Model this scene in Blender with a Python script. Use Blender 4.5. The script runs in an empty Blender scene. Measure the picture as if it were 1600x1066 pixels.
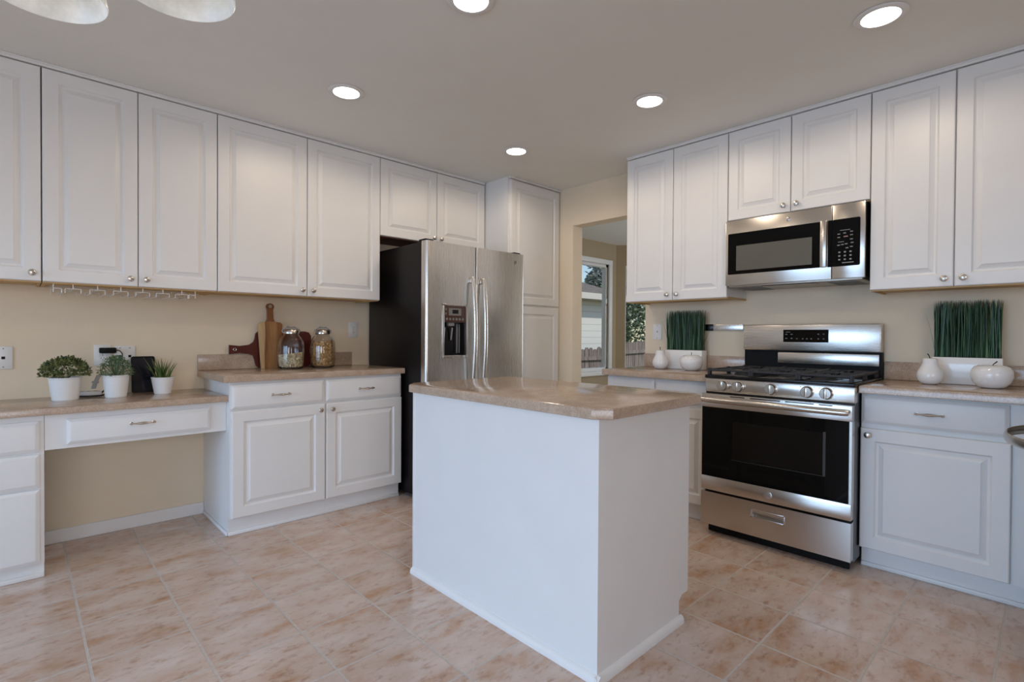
import bpy, bmesh, math, random
from mathutils import Matrix, Vector
random.seed(7)
SC = bpy.context.scene
COL = SC.collection
PI = math.pi
R = math.radians

# ------------------------------------------------------------------ camera, world, lights, exposure
cam = bpy.data.cameras.new('camera')
cam_o = bpy.data.objects.new('camera', cam); COL.objects.link(cam_o)
cam.sensor_width = 36.0; cam.sensor_fit = 'HORIZONTAL'
cam.lens = 809.71 / 1600 * 36
cam.clip_start = 0.05; cam.clip_end = 200
yaw, pitch, roll = R(46.3597), R(-0.6249), R(0.3504)
F = Vector((math.cos(pitch)*math.cos(yaw), math.cos(pitch)*math.sin(yaw), math.sin(pitch)))
Rt = Vector((math.sin(yaw), -math.cos(yaw), 0)); Up = Rt.cross(F)
Rr = Rt*math.cos(roll) + Up*math.sin(roll); Ur = -Rt*math.sin(roll) + Up*math.cos(roll)
m3 = Matrix((Rr, Ur, -F)).transposed()
cam_o.matrix_world = Matrix.Translation((0, 0, 1.1485)) @ m3.to_4x4()
SC.camera = cam_o

SC.view_settings.view_transform = 'Standard'
SC.view_settings.look = 'None'
SC.view_settings.exposure = 0.0
SC.view_settings.gamma = 1.0
SC.view_settings.use_curve_mapping = False

world = bpy.data.worlds.new('world'); SC.world = world; world.use_nodes = True
wn = world.node_tree
bg = wn.nodes['Background']
sky = wn.nodes.new('ShaderNodeTexSky'); sky.sky_type = 'NISHITA'; sky.sun_disc = False
sky.sun_elevation = R(48); sky.sun_rotation = R(170); sky.air_density = 1.0; sky.dust_density = 0.3
wn.links.new(sky.outputs[0], bg.inputs[0]); bg.inputs[1].default_value = 0.13

def light(name, kind, loc, aim, power, color, size=None, sizey=None, spread=None):
    l = bpy.data.lights.new(name, kind); l.energy = power; l.color = color
    o = bpy.data.objects.new(name, l); COL.objects.link(o); o.location = loc
    d = Vector(aim); o.rotation_euler = d.to_track_quat('-Z', 'Y').to_euler()
    if kind == 'AREA':
        l.shape = 'RECTANGLE'; l.size = size; l.size_y = sizey or size
        if spread: l.spread = spread
    return o
SUN = light('sun', 'SUN', (0, 0, 12), (-0.25, 0.75, -0.85), 2.6, (1, 0.95, 0.86)); SUN.data.angle = R(0.6)
# daylight entering through the patio doors and the window behind the camera
light('daylight_patio', 'AREA', (-3.76, 1.25, 1.2), (1, 0, -0.55), 70, (0.42, 0.66, 1.0), 3.0, 2.1, R(105))
light('daylight_rear', 'AREA', (-1.2, -2.56, 1.45), (0.12, 1, -0.35), 43, (0.857, 0.873, 1.0), 2.6, 1.4, R(150))
light('fill_dining', 'AREA', (7.3, 1.9, 1.4), (-1, 0.1, 0), 60, (0.80, 0.88, 1.0), 1.8, 1.5)  # added fill for the dining room; the wall behind it has no window

# ------------------------------------------------------------------ materials
def new_mat(name):
    m = bpy.data.materials.new(name); m.use_nodes = True
    return m, m.node_tree, m.node_tree.nodes['Principled BSDF']
def setp(b, **k):
    for n, v in k.items():
        n = n.replace('_', ' ')
        if n in b.inputs: b.inputs[n].default_value = v
def col(c): return (c[0], c[1], c[2], 1)
def coords(nt, kind='Object', scale=(1,1,1), loc=(0,0,0)):
    t = nt.nodes.new('ShaderNodeTexCoord'); mp = nt.nodes.new('ShaderNodeMapping')
    mp.inputs['Scale'].default_value = scale; mp.inputs['Location'].default_value = loc
    if kind == 'Position':
        g = nt.nodes.new('ShaderNodeNewGeometry'); nt.links.new(g.outputs['Position'], mp.inputs[0])
    else: nt.links.new(t.outputs[kind], mp.inputs[0])
    return mp.outputs[0]
def noise(nt, vec, scale, detail=3, rough=0.5):
    n = nt.nodes.new('ShaderNodeTexNoise'); n.inputs['Scale'].default_value = scale
    n.inputs['Detail'].default_value = detail; n.inputs['Roughness'].default_value = rough
    nt.links.new(vec, n.inputs['Vector']); return n.outputs['Fac']
def ramp(nt, fac, stops):
    r = nt.nodes.new('ShaderNodeValToRGB'); e = r.color_ramp.elements
    while len(e) < len(stops): e.new(0.5)
    for i, (p, c) in enumerate(stops): e[i].position = p; e[i].color = col(c)
    nt.links.new(fac, r.inputs[0]); return r.outputs[0]
def bump(nt, b, h, strength=0.1, dist=0.01):
    n = nt.nodes.new('ShaderNodeBump'); n.inputs['Strength'].default_value = strength; n.inputs['Distance'].default_value = dist
    nt.links.new(h, n.inputs['Height']); nt.links.new(n.outputs[0], b.inputs['Normal'])
def mix(nt, fac, a, b_, blend='MIX'):
    n = nt.nodes.new('ShaderNodeMix'); n.data_type = 'RGBA'; n.blend_type = blend
    for s, v in ((0, fac), (6, a), (7, b_)):
        if hasattr(v, 'is_output'): nt.links.new(v, n.inputs[s])
        else: n.inputs[s].default_value = v if s == 0 else col(v)
    return n.outputs[2]

def plain(name, c, rough=0.5, metal=0.0, var=0.03, bscale=0, bstr=0.05, **k):
    m, nt, b = new_mat(name)
    v = coords(nt)
    f = noise(nt, v, 6, 4)
    c0 = tuple(max(0, x*(1-var)) for x in c); c1 = tuple(min(1, x*(1+var)) for x in c)
    nt.links.new(ramp(nt, f, [(0.3, c0), (0.7, c1)]), b.inputs['Base Color'])
    setp(b, Roughness=rough, Metallic=metal, **k)
    if bscale: bump(nt, b, noise(nt, v, bscale, 4), bstr, 0.003)
    return m

WHITE = plain('cabinet_paint', (0.80, 0.79, 0.77), 0.40, var=0.012)
TRIMW = plain('trim_paint', (0.82, 0.81, 0.79), 0.35, var=0.012)
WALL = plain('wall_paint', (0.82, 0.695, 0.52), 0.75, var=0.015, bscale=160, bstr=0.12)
WALLD = plain('wall_paint_shaded', (0.42, 0.33, 0.21), 0.8, var=0.015, bscale=160, bstr=0.12)  # same beige paint, darkened and warmed in colour for the dining room's light
CEIL = plain('ceiling_paint', (0.85, 0.84, 0.79), 0.85, var=0.01, bscale=120, bstr=0.1)
UNDER = plain('raw_maple', (0.62, 0.40, 0.17), 0.55, var=0.08)
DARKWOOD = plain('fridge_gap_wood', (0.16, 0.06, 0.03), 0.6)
BLACK = plain('black_enamel', (0.007, 0.007, 0.0075), 0.2, Specular_IOR_Level=0.3)
BLACKM = plain('black_plastic', (0.008, 0.008, 0.008), 0.5, Specular_IOR_Level=0.12)
IRON = plain('cast_iron', (0.02, 0.02, 0.022), 0.55, bscale=300, bstr=0.2)
FSIDE = plain('fridge_side', (0.007, 0.005, 0.005), 0.38, bscale=250, bstr=0.1, Specular_IOR_Level=0.25)
GLASSBLK = plain('black_glass', (0.003, 0.003, 0.003), 0.06, Specular_IOR_Level=0.16)
OVENWIN = plain('oven_window', (0.007, 0.006, 0.005), 0.09, Specular_IOR_Level=0.2)
MWGLASS = plain('microwave_mesh', (0.13, 0.125, 0.105), 0.12)
NICKEL = plain('brushed_nickel', (0.62, 0.58, 0.53), 0.27, 1.0)
CHROME = plain('chrome', (0.75, 0.75, 0.75), 0.12, 1.0)
CERAMIC = plain('white_ceramic', (0.84, 0.83, 0.81), 0.12, var=0.01)
POTW = plain('white_pot', (0.84, 0.84, 0.83), 0.4, var=0.01)
PLASTICW = plain('white_plastic', (0.80, 0.79, 0.76), 0.35, var=0.01)
GREYP = plain('grey_plastic', (0.30, 0.30, 0.30), 0.4)
SOIL = plain('soil', (0.04, 0.03, 0.02), 0.9, bscale=80, bstr=0.5)
CORD = plain('black_cord', (0.012, 0.012, 0.012), 0.5)
STEM = plain('twig', (0.05, 0.035, 0.02), 0.7)
MARK = plain('panel_marks', (0.24, 0.24, 0.24), 0.5)
DIM = plain('dim_marks', (0.16, 0.15, 0.14), 0.5)
DISPBR = plain('dispenser_panel', (0.075, 0.035, 0.025), 0.25)
LCD = plain('lcd', (0.20, 0.19, 0.17), 0.3)
RED = plain('red_stained_wood', (0.10, 0.014, 0.009), 0.3, var=0.25)
TAN = plain('tan_rubber', (0.45, 0.33, 0.2), 0.6)
BARK = plain('bark', (0.09, 0.07, 0.05), 0.9, var=0.3)
CARPET = plain('dining_floor_carpet', (0.42, 0.36, 0.29), 0.95, bscale=200, bstr=0.4)
GRASSG = plain('lawn', (0.13, 0.15, 0.06), 0.95, var=0.4)
ROOF = plain('shingles', (0.17, 0.145, 0.13), 0.9, var=0.25, bscale=30, bstr=0.4)
FASCIA = plain('fascia_paint', (0.62, 0.58, 0.54), 0.6)
WIRE = plain('white_wire', (0.85, 0.83, 0.78), 0.35)

def foliage(name, c0, c1, scale, rough=0.5):
    m, nt, b = new_mat(name)
    f = noise(nt, coords(nt), scale, 2, 0.6)
    nt.links.new(ramp(nt, f, [(0.35, c0), (0.65, c1)]), b.inputs['Base Color'])
    setp(b, Roughness=rough); return m
LEAF1 = foliage('leaf_variegated', (0.012, 0.035, 0.010), (0.22, 0.25, 0.08), 38)
LEAF2 = foliage('leaf_sage', (0.05, 0.12, 0.05), (0.22, 0.30, 0.15), 45)
LEAF3 = foliage('leaf_blade', (0.02, 0.065, 0.014), (0.18, 0.25, 0.06), 22)
def bladegrass():
    m, nt, b = new_mat('grass_blade')
    f = noise(nt, coords(nt, scale=(160, 160, 2)), 1.0, 2, 0.5)
    nt.links.new(ramp(nt, f, [(0.30, (0.006, 0.022, 0.012)), (0.52, (0.02, 0.075, 0.03)), (0.70, (0.10, 0.22, 0.09))]), b.inputs['Base Color']); setp(b, Roughness=0.4); return m
GRASS = bladegrass()
TREEL = foliage('tree_leaf', (0.06, 0.10, 0.05), (0.36, 0.42, 0.30), 3)
TREED = foliage('tree_needles', (0.24, 0.26, 0.24), (0.50, 0.52, 0.49), 2)  # far needles lightened and greyed to put aerial haze into the colour

def stainless(name, sc, c=(0.60, 0.575, 0.54), rough=0.27):
    m, nt, b = new_mat(name)
    f = noise(nt, coords(nt, scale=sc), 1.0, 4, 0.6)
    nt.links.new(ramp(nt, f, [(0.3, tuple(x*0.975 for x in c)), (0.7, tuple(x*1.02 for x in c))]), b.inputs['Base Color'])
    mr = nt.nodes.new('ShaderNodeMapRange'); mr.inputs[3].default_value = rough-0.02; mr.inputs[4].default_value = rough+0.03
    nt.links.new(f, mr.inputs[0]); nt.links.new(mr.outputs[0], b.inputs['Roughness'])
    setp(b, Metallic=1.0); return m
STEELV = stainless('stainless_vertical_grain', (260, 260, 2))
STEEL = stainless('stainless_horizontal_grain', (2, 260, 260))
STEELD = stainless('stainless_oven', (2, 260, 260), (0.60, 0.565, 0.52), 0.24)

def laminate():
    m, nt, b = new_mat('tan_laminate')
    v = coords(nt, 'Position')
    c1 = ramp(nt, noise(nt, v, 14, 6, 0.65), [(0.3, (0.44, 0.325, 0.24)), (0.7, (0.57, 0.445, 0.345))])
    c2 = ramp(nt, noise(nt, v, 170, 2, 0.5), [(0.36, (0.82, 0.79, 0.76)), (0.62, (1.0, 1.0, 1.0))])
    nt.links.new(mix(nt, 1.0, c1, c2, 'MULTIPLY'), b.inputs['Base Color'])
    setp(b, Roughness=0.16); return m
LAM = laminate()

def tile():
    m, nt, b = new_mat('floor_tile')
    v = coords(nt, 'Position', loc=(-0.176, -0.13, 0))
    br = nt.nodes.new('ShaderNodeTexBrick'); br.offset = 0.0; br.squash = 1.0
    br.inputs['Scale'].default_value = 1.0; br.inputs['Brick Width'].default_value = 0.305
    br.inputs['Row Height'].default_value = 0.31; br.inputs['Mortar Size'].default_value = 0.005
    br.inputs['Mortar Smooth'].default_value = 0.25; br.inputs['Bias'].default_value = 0
    br.inputs['Color1'].default_value = (0.0, 0.0, 0.0, 1); br.inputs['Color2'].default_value = (1, 1, 1, 1)
    br.inputs['Mortar'].default_value = (0.5, 0.5, 0.5, 1)
    nt.links.new(v, br.inputs['Vector'])
    # every tile gets its own slice of the pattern
    sep = nt.nodes.new('ShaderNodeVectorMath'); sep.operation = 'MULTIPLY_ADD'
    nt.links.new(br.outputs['Color'], sep.inputs[0]); sep.inputs[1].default_value = (0, 0, 1.7)
    p = coords(nt, 'Position', scale=(1.0, 1.9, 1)); nt.links.new(p, sep.inputs[2])
    big = noise(nt, sep.outputs[0], 4.2, 5, 0.62); small = noise(nt, sep.outputs[0], 19, 5, 0.7)
    base = ramp(nt, big, [(0.29, (0.52, 0.295, 0.165)), (0.47, (0.61, 0.46, 0.37)), (0.70, (0.71, 0.59, 0.52))])
    sp = ramp(nt, small, [(0.28, (0.62, 0.45, 0.32)), (0.48, (1, 1, 1))])
    body = mix(nt, 0.75, base, sp, 'MULTIPLY')
    tone = mix(nt, br.outputs['Color'], (0.93, 0.92, 0.91), (1.0, 1.0, 1.0))
    body = mix(nt, 1.0, body, tone, 'MULTIPLY')
    gr = ramp(nt, noise(nt, coords(nt, 'Position'), 60, 2), [(0.3, (0.50, 0.44, 0.385)), (0.7, (0.60, 0.53, 0.47))])
    nt.links.new(mix(nt, br.outputs['Fac'], body, gr), b.inputs['Base Color'])
    mr = nt.nodes.new('ShaderNodeMapRange'); mr.inputs[3].default_value = 0.18; mr.inputs[4].default_value = 0.8
    nt.links.new(br.outputs['Fac'], mr.inputs[0]); nt.links.new(mr.outputs[0], b.inputs['Roughness'])
    inv = nt.nodes.new('ShaderNodeMath'); inv.operation = 'SUBTRACT'; inv.inputs[0].default_value = 1.0
    nt.links.new(br.outputs['Fac'], inv.inputs[1]); bump(nt, b, inv.outputs[0], 0.35, 0.003)
    return m
TILE = tile()

def acacia():
    m, nt, b = new_mat('acacia_wood')
    v = coords(nt)
    sx = nt.nodes.new('ShaderNodeSeparateXYZ'); nt.links.new(v, sx.inputs[0])
    n_ = noise(nt, coords(nt, scale=(14, 14, 1.6)), 1.0, 3, 0.5)
    ad = nt.nodes.new('ShaderNodeMath'); ad.operation = 'MULTIPLY_ADD'; ad.inputs[1].default_value = 0.30
    nt.links.new(n_, ad.inputs[0])
    sc = nt.nodes.new('ShaderNodeMath'); sc.operation = 'MULTIPLY_ADD'; sc.inputs[1].default_value = 5.6; sc.inputs[2].default_value = 0.35
    nt.links.new(sx.outputs[0], sc.inputs[0]); nt.links.new(sc.outputs[0], ad.inputs[2])
    base = ramp(nt, ad.outputs[0], [(0.0, (0.62, 0.45, 0.25)), (0.235, (0.58, 0.38, 0.19)), (0.27, (0.20, 0.075, 0.02)), (0.34, (0.30, 0.13, 0.04)), (0.42, (0.37, 0.175, 0.058)), (0.62, (0.43, 0.225, 0.08)), (0.72, (0.30, 0.12, 0.035)), (1.0, (0.24, 0.08, 0.02))])
    fine = ramp(nt, noise(nt, coords(nt, scale=(60, 60, 3)), 2, 3), [(0.3, (0.75, 0.7, 0.65)), (0.7, (1, 1, 1))])
    nt.links.new(mix(nt, 1.0, base, fine, 'MULTIPLY'), b.inputs['Base Color']); setp(b, Roughness=0.45); return m
ACACIA = acacia()
OAKH = plain('handle_wood', (0.26, 0.09, 0.025), 0.4, var=0.3)

def glass(name, c=(1, 1, 1), rough=0.0, ior=1.45):
    m, nt, b = new_mat(name); setp(b, Base_Color=col(c), Roughness=rough, IOR=ior)
    b.inputs['Transmission Weight'].default_value = 1.0
    return m
JAR = glass('jar_glass')
PANE = glass('window_glass', (0.97, 0.985, 0.98), 0, 1.02)

def emit(name, c, s):
    m, nt, b = new_mat(name); setp(b, Base_Color=col(c), Roughness=0.5)
    b.inputs['Emission Color'].default_value = col(c); b.inputs['Emission Strength'].default_value = s
    return m
LENS = emit('lamp_lens', (1.0, 0.97, 0.92), 7.0)
def alabaster():
    m, nt, b = new_mat('alabaster_glass')
    f = noise(nt, coords(nt), 16, 5, 0.65)
    c = ramp(nt, f, [(0.3, (0.62, 0.63, 0.60)), (0.7, (0.90, 0.90, 0.86))])
    nt.links.new(c, b.inputs['Base Color']); nt.links.new(c, b.inputs['Emission Color'])
    b.inputs['Emission Strength'].default_value = 0.17
    setp(b, Roughness=0.25); return m
ALAB = alabaster()

def siding():
    m, nt, b = new_mat('lap_siding')
    v = coords(nt, 'Position')
    s = nt.nodes.new('ShaderNodeSeparateXYZ'); nt.links.new(v, s.inputs[0])
    md = nt.nodes.new('ShaderNodeMath'); md.operation = 'PINGPONG'; md.inputs[1].default_value = 0.11
    nt.links.new(s.outputs[2], md.inputs[0])
    c = ramp(nt, md.outputs[0], [(0.0, (0.34, 0.33, 0.32)), (0.012, (0.66, 0.65, 0.62))])
    nt.links.new(c, b.inputs['Base Color']); setp(b, Roughness=0.6); return m
SIDING = siding()
def fencewood():
    m, nt, b = new_mat('weathered_wood')
    f = noise(nt, coords(nt, 'Position', scale=(7, 7, 0.7)), 2.2, 4, 0.6)
    nt.links.new(ramp(nt, f, [(0.3, (0.11, 0.085, 0.08)), (0.7, (0.30, 0.25, 0.23))]), b.inputs['Base Color']); setp(b, Roughness=0.9); return m
FENCE = fencewood()
CEREAL = foliage('oat_ring', (0.50, 0.26, 0.075), (0.86, 0.60, 0.27), 60, 0.6)
BEANS = foliage('dry_bean', (0.66, 0.52, 0.28), (0.92, 0.84, 0.60), 90, 0.5)

# ------------------------------------------------------------------ mesh helpers
class B:
    def __init__(s): s.bm = bmesh.new(); s.M = Matrix.Identity(4)
    def _t(s, vs, M=None):
        T = s.M if M is None else s.M @ M
        for v in vs: v.co = T @ v.co
    def box(s, x0, x1, y0, y1, z0, z1, bev=0.0, seg=2, M=None):
        m = Matrix.Translation(((x0+x1)/2, (y0+y1)/2, (z0+z1)/2)) @ Matrix.Diagonal((abs(x1-x0), abs(y1-y0), abs(z1-z0), 1))
        vs = bmesh.ops.create_cube(s.bm, size=1.0, matrix=m)['verts']
        if bev > 0:
            es = list({e for v in vs for e in v.link_edges})
            r = bmesh.ops.bevel(s.bm, geom=es, offset=bev, segments=seg, affect='EDGES', profile=0.5)
            vs = list({v for f in r['faces'] for v in f.verts} | {v for v in vs if v.is_valid})
        s._t(vs, M); return s
    def rings(s, loops, close_first=True, close_last=True, M=None):
        L = []
        for lp in loops: L.append([s.bm.verts.new(p) for p in lp])
        n = len(L[0])
        for a, b in zip(L, L[1:]):
            for i in range(n):
                j = (i+1) % n
                s.bm.faces.new((a[i], a[j], b[j], b[i]))
        if close_first: s.bm.faces.new(list(reversed(L[0])))
        if close_last: s.bm.faces.new(L[-1])
        s._t([v for l in L for v in l], M); return s
    def prism(s, poly, z0, z1, axis='z', bev=0, M=None):
        def P(a, b, c): return {'z': (a, b, c), 'y': (a, c, b), 'x': (c, a, b)}[axis]
        lo = [P(a, b, z0) for a, b in poly]; hi = [P(a, b, z1) for a, b in poly]
        if bev:
            cx = sum(a for a, b in poly)/len(poly); cy = sum(b for a, b in poly)/len(poly)
            def shr(k):
                out = []
                for a, b in poly:
                    d = math.hypot(a-cx, b-cy) or 1; out.append((a-(a-cx)/d*k, b-(b-cy)/d*k))
                return out
            pin = shr(bev); e = bev if z1 > z0 else -bev
            loops = [[P(a, b, z0) for a, b in pin], [P(a, b, z0+e) for a, b in poly], [P(a, b, z1-e) for a, b in poly], [P(a, b, z1) for a, b in pin]]
        else: loops = [lo, hi]
        return s.rings(loops, M=M)
    def lathe(s, prof, seg=32, c=(0,0,0), M=None, wob=None):
        loops = []
        for r, z in prof:
            lp = []
            for i in range(seg):
                a = 2*PI*i/seg; rr = max(r, 1e-5)*(1 + (wob(a, z) if wob else 0))
                lp.append((c[0]+rr*math.cos(a), c[1]+rr*math.sin(a), c[2]+z))
            loops.append(lp)
        return s.rings(loops, M=M)
    def tube(s, pts, r, seg=10, M=None, flat=1.0):
        pts = [Vector(p) for p in pts]; n = len(pts)
        rs = r if isinstance(r, (list, tuple)) else [r]*n
        loops = []; prev = None
        for i, p in enumerate(pts):
            t = (pts[min(i+1, n-1)] - pts[max(i-1, 0)]).normalized()
            if prev is None:
                a = t.cross(Vector((0, 0, 1)))
                if a.length < 1e-3: a = t.cross(Vector((1, 0, 0)))
                a.normalize()
            else:
                a = prev - t*prev.dot(t); a.normalize()
            prev = a; b = t.cross(a)
            loops.append([tuple(p + a*rs[i]*math.cos(2*PI*k/seg) + b*rs[i]*flat*math.sin(2*PI*k/seg)) for k in range(seg)])
        return s.rings(loops, M=M)
    def torus(s, R_, r, seg=40, rs=10, M=None):
        V = []
        for i in range(seg):
            a = 2*PI*i/seg
            V.append([s.bm.verts.new(((R_+r*math.cos(2*PI*k/rs))*math.cos(a), (R_+r*math.cos(2*PI*k/rs))*math.sin(a), r*math.sin(2*PI*k/rs))) for k in range(rs)])
        for i in range(seg):
            for k in range(rs):
                s.bm.faces.new((V[i][k], V[(i+1)%seg][k], V[(i+1)%seg][(k+1)%rs], V[i][(k+1)%rs]))
        s._t([v for l in V for v in l], M); return s
    def sphere(s, r, M=None, u=16, v=10):
        vs = bmesh.ops.create_uvsphere(s.bm, u_segments=u, v_segments=v, radius=r)['verts']; s._t(vs, M); return s
    def quad(s, ps, M=None):
        vs = [s.bm.verts.new(p) for p in ps]; s.bm.faces.new(vs); s._t(vs, M); return s

def T(x, y, z): return Matrix.Translation((x, y, z))
def RX(a): return Matrix.Rotation(a, 4, 'X')
def RY(a): return Matrix.Rotation(a, 4, 'Y')
def RZ(a): return Matrix.Rotation(a, 4, 'Z')

def obj(name, b, mat, parent=None, smooth=35, world=True):
    """one linked mesh object; world=True: the verts are in world space and get moved into the parent's frame"""
    bm = b.bm
    if parent is not None and world:
        W_ = Matrix.Identity(4); p_ = parent
        while p_ is not None:
            W_ = Matrix.Translation(p_.location) @ Matrix.Rotation(p_.rotation_euler.z, 4, 'Z') @ W_; p_ = p_.parent
        inv = W_.inverted()
        bmesh.ops.transform(bm, matrix=inv, verts=bm.verts)
    bmesh.ops.recalc_face_normals(bm, faces=bm.faces)
    me = bpy.data.meshes.new(name); bm.to_mesh(me); bm.free()
    me.materials.append(mat)
    if smooth:
        me.polygons.foreach_set('use_smooth', [True]*len(me.polygons))
        try: me.set_sharp_from_angle(angle=R(smooth))
        except Exception: pass
    o = bpy.data.objects.new(name, me); COL.objects.link(o)
    if parent is not None: o.parent = parent
    return o
def thing(name, label, cat, loc=(0,0,0), rotz=0, group=None):
    o = bpy.data.objects.new(name, None); COL.objects.link(o); o.empty_display_size = 0.1
    o.location = loc; o.rotation_euler = (0, 0, rotz); o['label'] = label; o['category'] = cat
    if group: o['group'] = group
    return o
def tag(o, label, cat, group=None, kind=None):
    o['label'] = label; o['category'] = cat
    if group: o['group'] = group
    if kind: o['kind'] = kind
    return o
def struct(name, b, mat, parent=None, smooth=0):
    o = obj(name, b, mat, parent, smooth)
    if parent is None: o['kind'] = 'structure'
    return o
def recenter(o):
    """move a one-mesh thing's origin to the bottom centre of its mesh"""
    vs = [v.co for v in o.data.vertices]
    c = Vector(((min(v.x for v in vs)+max(v.x for v in vs))/2, (min(v.y for v in vs)+max(v.y for v in vs))/2, min(v.z for v in vs)))
    o.data.transform(Matrix.Translation(-c)); o.location = c; return o
def copy_tree(o, parent=None):
    c = o.copy(); COL.objects.link(c)
    if parent is not None: c.parent = parent
    for ch in list(o.children): copy_tree(ch, c)
    return c
def text_into(b, s, size, M, depth=0.0006):
    cu = bpy.data.curves.new('lettering', 'FONT'); cu.body = s; cu.size = size; cu.align_x = 'CENTER'; cu.align_y = 'CENTER'; cu.extrude = depth
    to = bpy.data.objects.new('lettering', cu); COL.objects.link(to)
    dg = bpy.context.evaluated_depsgraph_get()
    me = bpy.data.meshes.new_from_object(to.evaluated_get(dg))
    n0 = len(b.bm.verts); b.bm.from_mesh(me); b.bm.verts.ensure_lookup_table()
    b._t(b.bm.verts[n0:], M)
    bpy.data.objects.remove(to); bpy.data.curves.remove(cu); bpy.data.meshes.remove(me)

# ------------------------------------------------------------------ room dimensions (metres)
YL, XR, ZC = 3.752, 3.552, 2.457           # left wall plane, right wall plane, ceiling
YU, XU = 3.396, 3.246                       # faces of the upper doors
YB, XB = 3.176, 3.039                       # faces of the base doors
XW, YS = -3.8, -2.6                         # walls behind the camera

# ------------------------------------------------------------------ setting
struct('floor', B().box(XW-0.12, XR+0.12, YS-0.12, YL+0.12, -0.10, 0.0), TILE)
struct('ceiling', B().box(XW-0.12, XR+0.12, YS-0.12, YL+0.12, ZC, ZC+0.15), CEIL)
struct('wall_left', B().box(XW-0.12, XR+0.12, YL, YL+0.12, 0, ZC), WALL)
OY0, OY1, OZ = 2.215, 2.953, 2.121
w = B(); w.box(XR, XR+0.13, YS-0.12, OY0, 0, ZC); w.box(XR, XR+0.13, OY1, YL, 0, ZC); w.box(XR, XR+0.13, OY0, OY1, OZ, ZC)
w.box(XR, XR+0.13, YL+0.12, 4.505, 0, ZC)
struct('wall_right', w, WALL)
w = B()
w.box(XW-0.12, XW, YS, -0.25, 0, ZC); w.box(XW-0.12, XW, 2.75, YL, 0, ZC); w.box(XW-0.12, XW, -0.25, 2.75, 2.25, ZC); w.box(XW-0.12, XW, -0.25, 2.75, 0, 0.12)
struct('wall_rear_left', w, WALL)
w = B(); w.box(XW, -2.55, YS-0.12, YS, 0, ZC); w.box(0.15, XR, YS-0.12, YS, 0, ZC); w.box(-2.55, 0.15, YS-0.12, YS, 2.2, ZC); w.box(-2.55, 0.15, YS-0.12, YS, 0, 0.75)
struct('wall_rear', w, WALL)
w = B()
for y in (-0.25, 0.73, 1.73, 2.67): w.box(XW-0.10, XW-0.03, y, y+0.08, 0.12, 2.25)
w.box(XW-0.10, XW-0.03, -0.25, 2.75, 0.12, 0.2); w.box(XW-0.10, XW-0.03, -0.25, 2.75, 2.17, 2.25)
struct('door_1', w, TRIMW)
w = B()
for x in (-2.55, -1.23, 0.09): w.box(x, x+0.06, YS-0.10, YS-0.03, 0.75, 2.2)
w.box(-2.55, 0.15, YS-0.10, YS-0.03, 0.75, 0.81); w.box(-2.55, 0.15, YS-0.10, YS-0.03, 2.14, 2.2)
struct('window_3', w, TRIMW)
# baseboard in the desk knee hole and along the visible wall foot
struct('baseboard_left', B().box(0.098, 0.857, YL-0.014, YL, 0, 0.074, 0.004), TRIMW)
# thin scribe strips between cabinets and ceiling
struct('trim_1', B().box(-0.4, 2.905, YU-0.004, YU+0.03, 2.4365, ZC-0.001, 0.003).box(-0.4, 2.905, YU-0.009, YU+0.03, 2.449, ZC-0.0005, 0.002), WHITE)
struct('trim_2', B().box(XU-0.004, XU+0.03, -0.01, 2.187, 2.4365, ZC-0.001, 0.003).box(XU-0.009, XU+0.03, -0.01, 2.189, 2.449, ZC-0.0005, 0.002), WHITE)
struct('trim_3', B().box(2.922, XR-0.001, 3.092, 3.118, 2.441, ZC-0.001, 0.003), WHITE)

# dining room beyond the opening
BX = 6.25; bd = (0.7071, -0.7071); BLEN = 1.55
EX, EY = BX+bd[0]*BLEN, 4.385+bd[1]*BLEN
poly = [(XR+0.12, 0.4), (EX+0.2, 0.4), (EX+0.2, EY), (BX+0.06, 4.50), (XR+0.12, 4.50)]
struct('floor_dining', B().prism(poly, -0.10, 0.0), CARPET)
struct('ceiling_dining', B().prism(poly, ZC, ZC+0.15), CEIL)
WX0, WX1, WZ0, WZ1 = 4.6, 6.09, 0.655, 2.165
w = B(); y0, y1 = 4.385, 4.505
w.box(XR+0.13, WX0, y0, y1, 0, ZC); w.box(WX1, BX, y0, y1, 0, ZC); w.box(WX0, WX1, y0, y1, WZ1, ZC); w.box(WX0, WX1, y0, y1, 0, WZ0)
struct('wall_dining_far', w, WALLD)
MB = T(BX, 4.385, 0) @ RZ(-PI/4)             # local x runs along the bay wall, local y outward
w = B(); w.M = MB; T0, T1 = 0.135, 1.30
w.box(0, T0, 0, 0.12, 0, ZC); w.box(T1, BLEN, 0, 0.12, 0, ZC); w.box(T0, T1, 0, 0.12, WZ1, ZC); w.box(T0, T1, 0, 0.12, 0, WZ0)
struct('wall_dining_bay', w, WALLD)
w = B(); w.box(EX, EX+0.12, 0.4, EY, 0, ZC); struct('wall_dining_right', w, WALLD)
w = B(); w.box(XR+0.13, EX, 0.4, 0.52, 0, ZC); struct('wall_dining_near', w, WALLD)
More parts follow.
